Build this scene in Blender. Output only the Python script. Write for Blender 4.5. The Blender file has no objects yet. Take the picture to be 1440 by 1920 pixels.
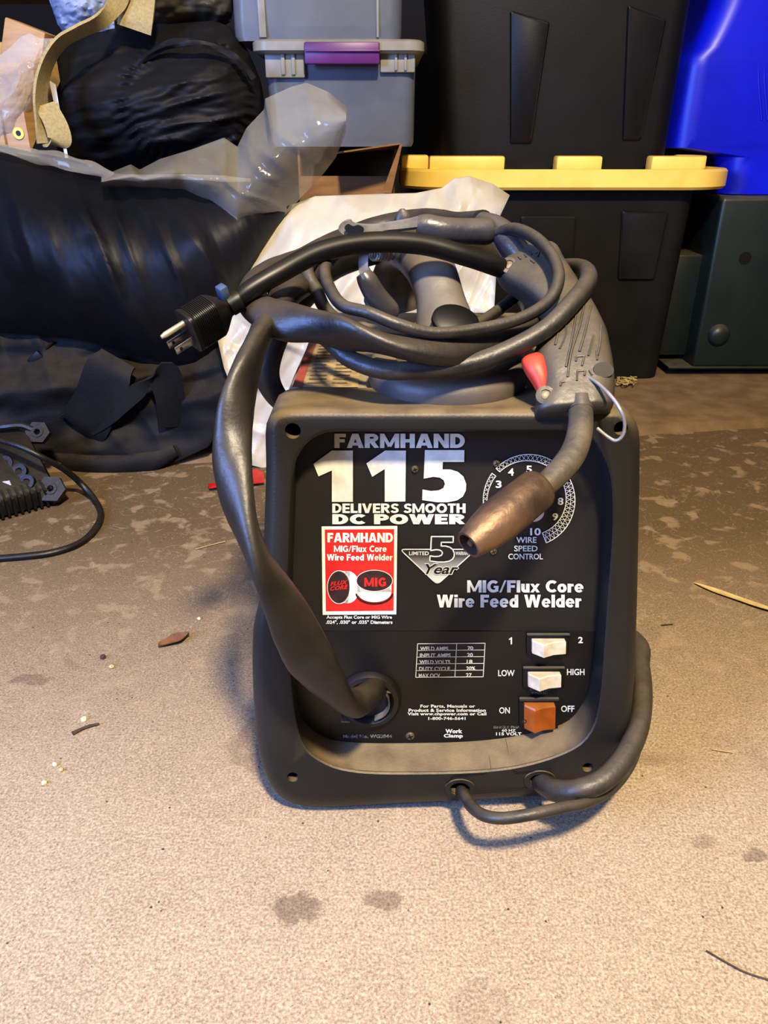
import bpy, bmesh, math, random
from mathutils import Vector, Matrix, noise
random.seed(7)
col = bpy.context.scene.collection
PI = math.pi
# ------------------------------------------------------------------ camera
F = 1442.0; CH = 0.568; TILT = math.radians(26.0)
fw = Vector((0, math.cos(TILT), -math.sin(TILT))); up = Vector((0, math.sin(TILT), math.cos(TILT)))
CAM = Vector((0, 0, CH))
def ray(px, py): return fw + Vector((1, 0, 0))*((px-720)/F) + up*((960-py)/F)
def P(px, py, Y):
    r = ray(px, py); return CAM + r*(Y/r.y)
def G(px, py, z=0.0):
    r = ray(px, py); return CAM + r*((z-CH)/r.z)
LEAN = math.radians(6); D0 = 0.55
ZT = P(720, 763, D0).z
NF = Vector((0, -math.cos(LEAN), math.sin(LEAN)))      # outward normal of welder face
FO = Vector((0, D0, ZT))
def Fp(px, py, d=0.0):                                  # point on the welder face plane, d behind it
    r = ray(px, py); o = FO - NF*d
    return CAM + r*((o-CAM).dot(NF)/r.dot(NF))
def depth(p): return (p-CAM).dot(fw)
def pr(p, hw): return hw*depth(p)/F                     # pixel half-width -> metres at p

cd = bpy.data.cameras.new('camera'); cam = bpy.data.objects.new('camera', cd); col.objects.link(cam)
cam.location = CAM; cam.rotation_euler = (PI/2-TILT, 0, 0)
cd.sensor_fit = 'HORIZONTAL'; cd.sensor_width = 36; cd.lens = F/1440*36; cd.clip_start = 0.01
bpy.context.scene.camera = cam

# ------------------------------------------------------------------ materials
def lin(c):
    return tuple(((x/12.92) if x <= 0.04045 else ((x+0.055)/1.055)**2.4) for x in [v/255 for v in c]) + (1,)
def mat(name, c1, c2=None, rough=0.6, scale=30, metal=0, bump=0.0, bscale=None, dust=0.0, dustc=(150, 135, 110), spec=0.5,
        rough2=None, trans=0, detail=5, coat=0, sheen=0, stretch=None):
    m = bpy.data.materials.new(name); m.use_nodes = True; nt = m.node_tree; N = nt.nodes; L = nt.links
    b = N['Principled BSDF']; b.inputs['Roughness'].default_value = rough; b.inputs['Metallic'].default_value = metal
    b.inputs['Specular IOR Level'].default_value = spec
    if coat: b.inputs['Coat Weight'].default_value = coat
    tc = N.new('ShaderNodeTexCoord'); src = tc.outputs['Object']
    if stretch:
        mp = N.new('ShaderNodeMapping'); mp.inputs['Scale'].default_value = stretch; L.new(src, mp.inputs[0]); src = mp.outputs[0]
    nz = N.new('ShaderNodeTexNoise'); nz.inputs['Scale'].default_value = scale; nz.inputs['Detail'].default_value = detail
    L.new(src, nz.inputs['Vector'])
    mx = N.new('ShaderNodeMix'); mx.data_type = 'RGBA'
    mx.inputs[6].default_value = lin(c1); mx.inputs[7].default_value = lin(c2 or c1)
    rmp = N.new('ShaderNodeValToRGB'); rmp.color_ramp.elements[0].position = 0.35; rmp.color_ramp.elements[1].position = 0.68
    L.new(nz.outputs['Fac'], rmp.inputs[0]); L.new(rmp.outputs[0], mx.inputs[0]); out = mx.outputs[2]
    if rough2 is not None:
        mr = N.new('ShaderNodeMapRange'); mr.inputs[3].default_value = rough; mr.inputs[4].default_value = rough2
        L.new(nz.outputs['Fac'], mr.inputs[0]); L.new(mr.outputs[0], b.inputs['Roughness'])
    if dust > 0:                                        # dust settled on upward surfaces
        gm = N.new('ShaderNodeNewGeometry'); sp = N.new('ShaderNodeSeparateXYZ'); L.new(gm.outputs['Normal'], sp.inputs[0])
        mr = N.new('ShaderNodeMapRange'); mr.inputs[1].default_value = 0.15; mr.inputs[2].default_value = 0.95
        mr.inputs[4].default_value = dust; L.new(sp.outputs['Z'], mr.inputs[0])
        n2 = N.new('ShaderNodeTexNoise'); n2.inputs['Scale'].default_value = 45; n2.inputs['Detail'].default_value = 8
        L.new(tc.outputs['Object'], n2.inputs['Vector'])
        ma = N.new('ShaderNodeMath'); ma.operation = 'MULTIPLY'; ml = N.new('ShaderNodeMapRange')
        ml.inputs[1].default_value = .3; ml.inputs[2].default_value = .6; ml.inputs[3].default_value = .6
        L.new(n2.outputs['Fac'], ml.inputs[0]); L.new(mr.outputs[0], ma.inputs[0]); L.new(ml.outputs[0], ma.inputs[1])
        m2 = N.new('ShaderNodeMix'); m2.data_type = 'RGBA'; m2.inputs[7].default_value = lin(dustc)
        L.new(ma.outputs[0], m2.inputs[0]); L.new(out, m2.inputs[6]); out = m2.outputs[2]
    L.new(out, b.inputs['Base Color'])
    if bump > 0:
        nb = N.new('ShaderNodeTexNoise'); nb.inputs['Scale'].default_value = bscale or scale*3; nb.inputs['Detail'].default_value = 6
        L.new(src, nb.inputs['Vector']); bp = N.new('ShaderNodeBump'); bp.inputs['Strength'].default_value = bump
        bp.inputs['Distance'].default_value = 0.004; L.new(nb.outputs['Fac'], bp.inputs['Height']); L.new(bp.outputs[0], b.inputs['Normal'])
    if trans > 0:                                       # thin see-through plastic film
        tr = N.new('ShaderNodeBsdfTransparent'); ms = N.new('ShaderNodeMixShader')
        lw = N.new('ShaderNodeLayerWeight'); lw.inputs[0].default_value = 0.35
        mm = N.new('ShaderNodeMapRange'); mm.inputs[3].default_value = trans; mm.inputs[4].default_value = trans*0.35
        L.new(lw.outputs['Facing'], mm.inputs[0]); L.new(mm.outputs[0], ms.inputs[0])
        L.new(b.outputs[0], ms.inputs[1]); L.new(tr.outputs[0], ms.inputs[2]); L.new(ms.outputs[0], N['Material Output'].inputs[0])
    return m
M = {}
M['plastic'] = mat('moulded_plastic', (27, 27, 26), (37, 36, 33), .5, 9, bump=.12, bscale=500, dust=.74, dustc=(134, 117, 88), spec=.4)
M['cover'] = mat('painted_cover', (84, 76, 62), (120, 106, 84), .6, 14, bump=.1, dust=.5, dustc=(165, 150, 122))
M['panel'] = mat('panel_black', (19, 18, 16), (31, 29, 25), .5, 11, bump=.08, bscale=60, rough2=.62)
M['panel2'] = mat('panel_black_lower', (12, 12, 12), (21, 20, 19), .45, 9)
M['ink'] = mat('white_ink', (206, 206, 194), (184, 184, 172), .55, 90)
M['ink_dim'] = mat('worn_ink', (120, 118, 108), (40, 39, 36), .6, 400)
M['red'] = mat('sticker_red', (196, 44, 36), (182, 36, 30), .45, 30)
M['sticker'] = mat('sticker_white', (225, 220, 203), (205, 198, 178), .5, 50)
M['spool_dark'] = mat('spool_dark', (42, 26, 24), (60, 38, 34), .5, 80)
M['black'] = mat('black', (8, 8, 8), (14, 14, 14), .5, 30)
M['rubber'] = mat('hose_rubber', (22, 22, 21), (38, 36, 32), .38, 22, bump=.15, bscale=120, dust=.3, dustc=(120, 108, 90), rough2=.5)
M['cord'] = mat('black_cord', (11, 11, 11), (18, 18, 17), .42, 40, dust=.05, spec=.4)
M['greycord'] = mat('dusty_cord', (30, 30, 29), (48, 45, 40), .45, 60, bump=.15, bscale=200, dust=.28, dustc=(142, 130, 110))
M['gun'] = mat('gun_grey', (40, 40, 40), (60, 56, 50), .45, 16, bump=.14, bscale=160, dust=.42, dustc=(132, 120, 100))
M['handle'] = mat('handle_grey', (70, 68, 66), (98, 90, 80), .5, 18, bump=.12, bscale=120, dust=.4, dustc=(150, 138, 118))
M['trigger'] = mat('trigger_red', (200, 72, 52), (178, 60, 44), .5, 30)
M['brass'] = mat('tarnished_copper', (120, 96, 74), (74, 62, 54), .5, 38, metal=.5, bump=.2, bscale=150)
M['neck'] = mat('dusty_neck', (74, 70, 62), (104, 94, 78), .6, 40, metal=.15, bump=.25, bscale=150)
M['steel'] = mat('dull_steel', (172, 168, 165), (128, 124, 122), .35, 60, metal=.35, bump=.1)
M['screw'] = mat('dusty_screw', (120, 108, 84), (86, 78, 62), .5, 200, metal=.4, bump=.1)
M['sleeve'] = mat('clamp_sleeve', (44, 45, 52), (60, 60, 62), .33, 40, bump=.2, bscale=100, dust=.25)
M['white_rocker'] = mat('white_rocker', (205, 196, 174), (182, 172, 146), .45, 120, dust=.3, dustc=(160, 140, 110))
M['amber'] = mat('amber_rocker', (158, 84, 26), (128, 66, 20), .3, 60, dust=.5, dustc=(150, 110, 60))
M['blade'] = mat('plug_blade', (190, 190, 185), (140, 140, 136), .25, 60, metal=.9)
M['pin'] = mat('plug_pin', (205, 195, 160), (170, 160, 130), .35, 60, metal=.6)
M['tote'] = mat('tote_black', (15, 16, 20), (22, 22, 25), .5, 10, bump=.05, bscale=300, spec=.4)
M['totedust'] = mat('tote_black_dusty', (22, 22, 22), (32, 31, 29), .6, 12, bump=.05, bscale=300, spec=.3)
M['yellow'] = mat('lid_yellow', (252, 216, 112), (244, 202, 98), .5, 16, dust=.35, dustc=(200, 170, 90))
M['blue'] = mat('bin_blue', (12, 30, 215), (8, 22, 180), .38, 6)
M['green'] = mat('metal_green', (24, 35, 33), (32, 43, 39), .42, 12, bump=.05, dust=.3)
M['clear'] = mat('clear_bin', (122, 127, 134), (106, 111, 118), .35, 8, trans=.3, bump=.08)
M['clear_lid'] = mat('clear_lid', (158, 156, 144), (140, 137, 124), .4, 20, trans=.15)
M['purple'] = mat('latch_purple', (100, 42, 108), (86, 34, 94), .4, 20)
M['card'] = mat('cardboard', (146, 108, 66), (126, 92, 54), .85, 14, bump=.1, bscale=200, stretch=(1, 1, 6))
M['nylon'] = mat('black_nylon', (22, 23, 26), (32, 32, 33), .6, 10, bump=.12, bscale=30, spec=.3)
M['olive'] = mat('olive_nylon', (66, 66, 58), (82, 80, 68), .5, 18, bump=.3, bscale=30)
M['canvas'] = mat('duffel_black', (17, 18, 20), (33, 32, 29), .72, 9, bump=.2, bscale=300, dust=.12, spec=.25)
M['film_dark'] = mat('bag_dark', (15, 16, 20), (30, 30, 33), .42, 4, bump=.05, bscale=14, rough2=.55, spec=.22)
M['film'] = mat('clear_film', (190, 184, 166), (160, 155, 140), .16, 6, trans=.74, bump=.08, bscale=20)
M['whitebag'] = mat('white_bag', (200, 192, 172), (176, 166, 144), .36, 6, bump=.12, bscale=30)
M['webbing'] = mat('tan_webbing', (176, 160, 116), (156, 140, 98), .85, 220, bump=.3, bscale=700)
M['wood'] = mat('pale_wood', (186, 152, 104), (164, 128, 84), .5, 12, stretch=(1, 1, 8), bump=.05)
M['bluecloth'] = mat('blue_fabric', (140, 156, 190), (160, 172, 200), .6, 12, bump=.2)
M['paper'] = mat('white_paper', (200, 198, 190), None, .7)
M['redtape'] = mat('red_ribbon', (200, 40, 32), (170, 32, 26), .5, 40)
M['leaf_brown'] = mat('leaf_brown', (124, 84, 58), (94, 62, 42), .7, 90)
M['leaf_tan'] = mat('leaf_tan', (206, 182, 128), (180, 156, 104), .65, 60)
M['crumb'] = mat('crumb', (222, 214, 178), (190, 180, 140), .8, 300)
M['twig'] = mat('twig', (58, 46, 38), (84, 66, 50), .8, 200)
M['wall'] = mat('wall_dark', (16, 18, 30), (22, 24, 34), .8, 3)
M['yellowring'] = mat('yellow_ring', (225, 200, 60), None, .4)
M['device'] = mat('device_black', (13, 13, 14), (24, 23, 22), .42, 60, bump=.1, dust=.16, dustc=(110, 100, 84))
M['greyclip'] = mat('pale_clip', (84, 98, 124), (60, 74, 100), .3, 40)

def floor_mat(name='concrete', dk=1.0):
    m = bpy.data.materials.new(name); m.use_nodes = True; nt = m.node_tree; N = nt.nodes; L = nt.links
    b = N['Principled BSDF']; b.inputs['Roughness'].default_value = .8; b.inputs['Specular IOR Level'].default_value = .25
    tc = N.new('ShaderNodeTexCoord')
    def nz(s, d, rough=.6, vec=None, dist=0):
        n = N.new('ShaderNodeTexNoise'); n.inputs['Scale'].default_value = s; n.inputs['Detail'].default_value = d
        n.inputs['Roughness'].default_value = rough; n.inputs['Distortion'].default_value = dist
        L.new(vec or tc.outputs['Object'], n.inputs['Vector']); return n
    def ramp(inp, p0, p1, c0=(0, 0, 0, 1), c1=(1, 1, 1, 1)):
        r = N.new('ShaderNodeValToRGB'); e = r.color_ramp.elements; e[0].position = p0; e[1].position = p1; e[0].color = c0; e[1].color = c1
        L.new(inp, r.inputs[0]); return r
    def mix(fac, a, bb, mode='MIX'):
        x = N.new('ShaderNodeMix'); x.data_type = 'RGBA'; x.blend_type = mode
        if isinstance(fac, float): x.inputs[0].default_value = fac
        else: L.new(fac, x.inputs[0])
        for i, v in ((6, a), (7, bb)):
            if isinstance(v, tuple): x.inputs[i].default_value = v
            else: L.new(v, x.inputs[i])
        return x.outputs[2]
    big = ramp(nz(2.2, 6).outputs['Fac'], .3, .7, lin((128, 113, 92)), lin((152, 136, 111)))
    c = big.outputs[0]
    med = ramp(nz(16, 8, .65, dist=.6).outputs['Fac'], .36, .66)
    c = mix(med.outputs[0], c, lin((160, 143, 118)))
    c = mix(.35, c, ramp(nz(120, 6, .7).outputs['Fac'], .3, .7, lin((120, 100, 80)), lin((215, 194, 165))).outputs[0])
    c = mix(.42, c, ramp(nz(420, 3, .7).outputs['Fac'], .35, .65, lin((88, 72, 56)), lin((225, 205, 178))).outputs[0])
    # light falloff painted darker into the colour toward the back, plus pale flakes
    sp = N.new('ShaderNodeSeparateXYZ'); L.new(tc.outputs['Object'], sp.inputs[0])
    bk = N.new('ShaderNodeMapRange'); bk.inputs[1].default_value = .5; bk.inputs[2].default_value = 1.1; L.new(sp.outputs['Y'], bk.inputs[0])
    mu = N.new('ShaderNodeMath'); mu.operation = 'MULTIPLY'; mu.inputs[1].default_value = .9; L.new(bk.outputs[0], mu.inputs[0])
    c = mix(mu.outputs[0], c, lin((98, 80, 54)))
    fl = ramp(nz(26, 3, .5, dist=.3).outputs['Fac'], .56, .63)
    m2 = N.new('ShaderNodeMath'); m2.operation = 'MULTIPLY'; L.new(fl.outputs[0], m2.inputs[0]); L.new(bk.outputs[0], m2.inputs[1])
    m3 = N.new('ShaderNodeMath'); m3.operation = 'MULTIPLY'; m3.inputs[1].default_value = .38; L.new(m2.outputs[0], m3.inputs[0])
    c = mix(m3.outputs[0], c, lin((190, 166, 134)))
    # dark pits
    vo = N.new('ShaderNodeTexVoronoi'); vo.inputs['Scale'].default_value = 75; L.new(tc.outputs['Object'], vo.inputs['Vector'])
    pit = ramp(vo.outputs['Distance'], .05, .11, (1, 1, 1, 1), (0, 0, 0, 1))
    gate = ramp(nz(30, 2).outputs['Fac'], .52, .56)
    m4 = N.new('ShaderNodeMath'); m4.operation = 'MULTIPLY'; L.new(pit.outputs[0], m4.inputs[0]); L.new(gate.outputs[0], m4.inputs[1])
    c = mix(m4.outputs[0], c, lin((62, 48, 38)))
    vo2 = N.new('ShaderNodeTexVoronoi'); vo2.inputs['Scale'].default_value = 210; L.new(tc.outputs['Object'], vo2.inputs['Vector'])
    p2 = ramp(vo2.outputs['Distance'], .10, .2, (1, 1, 1, 1), (0, 0, 0, 1)); g2 = ramp(nz(60, 2).outputs['Fac'], .5, .6)
    m6 = N.new('ShaderNodeMath'); m6.operation = 'MULTIPLY'; L.new(p2.outputs[0], m6.inputs[0]); L.new(g2.outputs[0], m6.inputs[1])
    m7 = N.new('ShaderNodeMath'); m7.operation = 'MULTIPLY'; m7.inputs[1].default_value = .7; L.new(m6.outputs[0], m7.inputs[0])
    c = mix(m7.outputs[0], c, lin((84, 68, 54)))
    vo3 = N.new('ShaderNodeTexVoronoi'); vo3.inputs['Scale'].default_value = 160; mpp = N.new('ShaderNodeMapping'); mpp.inputs['Location'].default_value = (3, 5, 1); L.new(tc.outputs['Object'], mpp.inputs[0]); L.new(mpp.outputs[0], vo3.inputs['Vector'])
    p3 = ramp(vo3.outputs['Distance'], .06, .16, (.6, .6, .6, 1), (0, 0, 0, 1)); c = mix(p3.outputs[0], c, lin((205, 188, 160)))
    # damp round stains lying on the slab
    wob = nz(45, 4); wob2 = N.new('ShaderNodeVectorMath'); wob2.operation = 'MULTIPLY_ADD'; L.new(wob.outputs['Color'], wob2.inputs[0]); wob2.inputs[1].default_value = (.03, .03, 0); L.new(tc.outputs['Object'], wob2.inputs[2])
    for px, py, rx, ry, st_ in ((558, 1702, .022, .014, .5), (712, 1682, .022, .012, .45), (1412, 1602, .012, .010, .45), (1320, 1580, .013, .010, .3), (60, 1275, .03, .012, .4), (900, 1885, .03, .02, .15)):
        q = G(px, py); vm = N.new('ShaderNodeVectorMath'); vm.operation = 'SUBTRACT'; L.new(wob2.outputs[0], vm.inputs[0]); vm.inputs[1].default_value = (q.x+.015, q.y+.015, 0)
        vs = N.new('ShaderNodeVectorMath'); vs.operation = 'MULTIPLY'; L.new(vm.outputs[0], vs.inputs[0]); vs.inputs[1].default_value = (1/rx, 1/ry, 0)
        vl = N.new('ShaderNodeVectorMath'); vl.operation = 'LENGTH'; L.new(vs.outputs[0], vl.inputs[0])
        rs = ramp(vl.outputs['Value'], .75, 1.0, (st_, st_, st_, 1), (0, 0, 0, 1)); c = mix(rs.outputs[0], c, lin((78, 64, 56)))
    # stains
    st = ramp(nz(5, 3, .5, dist=1.2).outputs['Fac'], .66, .72)
    m5 = N.new('ShaderNodeMath'); m5.operation = 'MULTIPLY'; m5.inputs[1].default_value = .35; L.new(st.outputs[0], m5.inputs[0])
    c = mix(m5.outputs[0], c, lin((100, 78, 62)))
    # pale scratches
    wv = nz(9, 4, .55, dist=1.6); ab = N.new('ShaderNodeMath'); ab.operation = 'SUBTRACT'; ab.inputs[1].default_value = .5; L.new(wv.outputs['Fac'], ab.inputs[0])
    a2 = N.new('ShaderNodeMath'); a2.operation = 'ABSOLUTE'; L.new(ab.outputs[0], a2.inputs[0])
    sc = ramp(a2.outputs[0], .0, .008, (.16, .16, .16, 1), (0, 0, 0, 1))
    c = mix(sc.outputs[0], c, lin((216, 196, 168)))
    c = mix(1.0, c, (dk, dk, dk, 1), 'MULTIPLY')
    L.new(c, b.inputs['Base Color'])
    bn = nz(260, 5, .7); bp = N.new('ShaderNodeBump'); bp.inputs['Strength'].default_value = .5; bp.inputs['Distance'].default_value = .002
    L.new(bn.outputs['Fac'], bp.inputs['Height']); L.new(bp.outputs[0], b.inputs['Normal'])
    return m
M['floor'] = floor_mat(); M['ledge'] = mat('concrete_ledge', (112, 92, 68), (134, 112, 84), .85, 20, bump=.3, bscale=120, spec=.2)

# ------------------------------------------------------------------ object helpers
worg = {}
def thing(name, label, cat, loc, group=None):
    o = bpy.data.objects.new(name, None); col.objects.link(o); o.location = loc; o.empty_display_size = .02
    worg[o] = Vector(loc); o['label'] = label; o['category'] = cat
    if group: o['group'] = group
    return o
def obj(name, geo, m, parent=None, smooth=True, label=None, cat=None, group=None, kind=None, autosm=None):
    V, Fc = geo
    V = [Vector(v) for v in V]
    if parent is None:
        mn = min(v.z for v in V); cx = sum(v.x for v in V)/len(V); cy = sum(v.y for v in V)/len(V)
        org = Vector((cx, cy, mn)) if kind != 'structure' else Vector((0, 0, 0)); loc = org
    else:
        org = worg[parent]; loc = Vector((0, 0, 0))
    me = bpy.data.meshes.new(name); me.from_pydata([tuple(v-org) for v in V], [], Fc); me.validate(); 
    bm = bmesh.new(); bm.from_mesh(me)
    if name not in FLATS: bmesh.ops.recalc_face_normals(bm, faces=bm.faces)
    bm.to_mesh(me); bm.free()
    me.materials.append(m if not isinstance(m, str) else M[m])
    if smooth:
        me.polygons.foreach_set('use_smooth', [True]*len(me.polygons))
        me.set_sharp_from_angle(angle=math.radians(autosm or 40))
    me.update()
    o = bpy.data.objects.new(name, me); col.objects.link(o); o.location = loc; o.parent = parent
    worg[o] = org
    if label: o['label'] = label
    if cat: o['category'] = cat
    if group: o['group'] = group
    if kind: o['kind'] = kind
    return o
FLATS = set()
def join(*gs):
    V = []; Fc = []
    for g in gs:
        n = len(V); V += list(g[0]); Fc += [[i+n for i in f] for f in g[1]]
    return V, Fc
def loft(rings, cap0=True, cap1=True, closed=True):
    V = []; Fc = []; n = len(rings[0])
    for r in rings: V += list(r)
    for k in range(len(rings)-1):
        for i in range(n if closed else n-1):
            a = k*n+i; b = k*n+(i+1) % n; Fc.append([a, b, b+n, a+n])
    if cap0: Fc.append(list(range(n))[::-1])
    if cap1: Fc.append([(len(rings)-1)*n+i for i in range(n)])
    return V, Fc
def cr(p, t):                                            # catmull-rom through a list of vectors / floats
    n = len(p)-1; i = min(int(t), n-1); u = t-i
    a, b, c, d = p[max(i-1, 0)], p[i], p[i+1], p[min(i+2, n)]
    return 0.5*((2*b)+(c-a)*u+(2*a-5*b+4*c-d)*u*u+(3*b-a-3*c+d)*u*u*u)
def smooth_path(pts, per=8):
    n = (len(pts)-1)*per
    return [cr(pts, k/per) for k in range(n)]+[pts[-1]]
def tube(pts, rad, per=8, n=16, flat=1.0, twist=0.0, caps=True, wob=0.0, seed=0, sq=1.0):
    """pts: vectors, rad: number or list; flat squashes the section, twist turns it (rad per unit point)"""
    if not isinstance(rad, (list, tuple)): rad = [rad]*len(pts)
    fl = flat if isinstance(flat, (list, tuple)) else [flat]*len(pts)
    c = smooth_path([Vector(p) for p in pts], per); r = smooth_path([float(x) for x in rad], per); ff = smooth_path([float(x) for x in fl], per)
    rings = []; nrm = None
    for k, p in enumerate(c):
        t = (c[min(k+1, len(c)-1)]-c[max(k-1, 0)]).normalized()
        if nrm is None:
            nrm = Vector((0, -1, 0)); nrm = (nrm-t*nrm.dot(t)); nrm = nrm.normalized() if nrm.length > .05 else t.orthogonal().normalized()
        else: nrm = (nrm-t*nrm.dot(t)).normalized()
        bn = t.cross(nrm); tw = twist*k/per; ring = []
        for j in range(n):
            a = 2*PI*j/n; ca, sa = math.cos(a), math.sin(a)
            if sq != 1.0: ca = math.copysign(abs(ca)**sq, ca); sa = math.copysign(abs(sa)**sq, sa)
            x = ca*r[k]*ff[k]; y = sa*r[k]
            if wob: w = 1+wob*noise.noise(Vector((p.x*25+seed, p.y*25+ca, p.z*25+sa))); x *= w; y *= w
            x, y = x*math.cos(tw)-y*math.sin(tw), x*math.sin(tw)+y*math.cos(tw)
            ring.append(p+nrm*x+bn*y)
        rings.append(ring)
    return loft(rings, caps, caps)
def ptube(spec, tail=(), **kw):                                  # spec: (px, py, Y, halfwidth px)
    pts = [P(a, b, Y) for a, b, Y, h in spec]; rd = [pr(p, s[3]) for p, s in zip(pts, spec)]; return tube(pts+[Vector(t) for t in tail], rd+[rd[-1]]*len(tail), **kw)
def bez(a, b, w=None): return a.lerp(b, w)
def rrect(x0, x1, y0, y1, r, z, n=6):
    out = []
    for cx, cy, a0 in ((x1-r, y1-r, 0), (x0+r, y1-r, PI/2), (x0+r, y0+r, PI), (x1-r, y0+r, 1.5*PI)):
        for k in range(n+1):
            a = a0+PI/2*k/n; out.append(Vector((cx+r*math.cos(a), cy+r*math.sin(a), z)))
    return out
def rbox(c, s, b=.003, rot=None, seg=2, taper=None):
    bm = bmesh.new(); bmesh.ops.create_cube(bm, size=1)
    for v in bm.verts:
        k = (taper if (taper and v.co.z < 0) else 1)
        v.co = Vector((v.co.x*s[0]*k, v.co.y*s[1]*k, v.co.z*s[2]))
    if b > 0: bmesh.ops.bevel(bm, geom=bm.edges[:]+bm.verts[:], offset=b, segments=seg, affect='EDGES', profile=.5)
    R = rot if rot is not None else Matrix.Identity(3)
    V = [R @ v.co + Vector(c) for v in bm.verts]; bm.verts.index_update(); Fc = [[v.index for v in f.verts] for f in bm.faces]; bm.free()
    return V, Fc
def frame(z, x=None):                                   # rotation whose local Z looks along z
    z = z.normalized(); x = Vector(x or (1, 0, 0)); x = (x-z*x.dot(z)).normalized(); y = z.cross(x)
    return Matrix((x, y, z)).transposed()
def lathe(prof, c, axis, n=32, sx=1.0, xdir=None):      # prof: (radius, height along axis)
    R = frame(Vector(axis), xdir); rings = []
    for r, h in prof: rings.append([Vector(c)+R @ Vector((r*math.cos(2*PI*k/n)*sx, r*math.sin(2*PI*k/n), h)) for k in range(n)])
    return loft(rings, True, True)
def annulus(prof, c, axis, n=40):                       # closed profile swept round
    R = frame(Vector(axis)); V = []; Fc = []; m = len(prof)
    for k in range(n):
        for r, h in prof: V.append(Vector(c)+R @ Vector((r*math.cos(2*PI*k/n), r*math.sin(2*PI*k/n), h)))
    for k in range(n):
        for j in range(m): Fc.append([k*m+j, k*m+(j+1) % m, ((k+1) % n)*m+(j+1) % m, ((k+1) % n)*m+j])
    return V, Fc
def ribbon(pts, wvec, th=.0015, per=8):                 # flat strap; wvec one vector or list
    if not isinstance(wvec, list): wvec = [wvec]*len(pts)
    c = smooth_path([Vector(p) for p in pts], per); w = smooth_path([Vector(v) for v in wvec], per); rings = []
    for k, p in enumerate(c):
        t = (c[min(k+1, len(c)-1)]-c[max(k-1, 0)]).normalized(); ww = w[k]-t*w[k].dot(t); nn = t.cross(ww).normalized()*th/2
        rings.append([p-ww/2-nn, p+ww/2-nn, p+ww/2+nn, p-ww/2+nn])
    return loft(rings)
def ipoly(pts, t):                                       # sample a pixel polyline by its x-fraction of length
    L = [0]
    for a, b in zip(pts, pts[1:]): L.append(L[-1]+math.hypot(b[0]-a[0], b[1]-a[1]))
    s = t*L[-1]
    for i in range(len(pts)-1):
        if s <= L[i+1] or i == len(pts)-2:
            u = (s-L[i])/max(L[i+1]-L[i], 1e-6); return (pts[i][0]+(pts[i+1][0]-pts[i][0])*u, pts[i][1]+(pts[i+1][1]-pts[i][1])*u)
def relief(top, bot, Yf, nu=120, nv=90, back=None):
    """soft body: front surface spans top..bottom outlines, depth Yf(u, v, px, py); closed at the back"""
    V = []; Fc = []
    for j in range(nv+1):
        v = j/nv
        for i in range(nu+1):
            u = i/nu; a = ipoly(top, u); b = ipoly(bot, u); px = a[0]+(b[0]-a[0])*v; py = a[1]+(b[1]-a[1])*v
            V.append(P(px, py, Yf(u, v, px, py)))
    w = nu+1
    for j in range(nv):
        for i in range(nu): Fc.append([j*w+i, j*w+i+1, (j+1)*w+i+1, (j+1)*w+i])
    if back:
        n0 = len(V); nb = (nu+1)*(nv+1)
        for k in range(nb):
            i = k % w; j = k//w; q = V[k].copy(); e = min(i, nu-i)/nu*2; f = min(j, nv-j)/nv*2
            q.y += .004+back*(1-(1-e)**2)*(1-(1-f)**2); V.append(q)
        Fc2 = [[a+n0 for a in f][::-1] for f in Fc]; Fc += Fc2
        rim = [i for i in range(nu)]+[j*w+nu for j in range(nv)]+[nv*w+i for i in range(nu, 0, -1)]+[j*w for j in range(nv, 0, -1)]
        for a, b in zip(rim, rim[1:]+rim[:1]): Fc.append([b, a, a+n0, b+n0])
    return V, Fc
def nf(x, y, s, seed=0, oct=4):
    return noise.fractal(Vector((x*s, y*s, seed)), .8, 2.0, oct)
def ridg(x, y, s, seed=0):
    return 1-abs(noise.noise(Vector((x*s, y*s, seed))))*2
def dome(u, v, p=2.5): return (1-abs(2*u-1)**p)*(1-abs(2*v-1)**p)

# ------------------------------------------------------------------ setting
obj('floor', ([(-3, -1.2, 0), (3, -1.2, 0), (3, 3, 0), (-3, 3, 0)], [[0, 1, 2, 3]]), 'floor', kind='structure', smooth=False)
def ledge():
    a = Vector((-.31, 1.40, 0)); b = Vector((.86, 1.60, 0)); d = (b-a)/(b.x-a.x); n = 160; V = []; Fc = []
    xs = [-2.9+5.8*k/n for k in range(n+1)]
    for x in xs:
        y = a.y+d.y*(x-a.x)+.006*nf(x, 0, 9, 3)+.003*nf(x, 0, 40, 5); h = .017+.001*nf(x, 1, 20, 2)
        V += [(x, y-.012, -.001), (x, y, h*.8), (x, y+.01, h), (x, 2.75, .017)]
    for k in range(n):
        for j in range(3): Fc.append([k*4+j, (k+1)*4+j, (k+1)*4+j+1, k*4+j+1])
    return V, Fc
obj('trim_1', ledge(), 'ledge', kind='structure')
obj('wall_back', rbox((0, 2.8, 1.2), (6, .1, 2.4), 0), 'wall', kind='structure', smooth=False)

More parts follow.
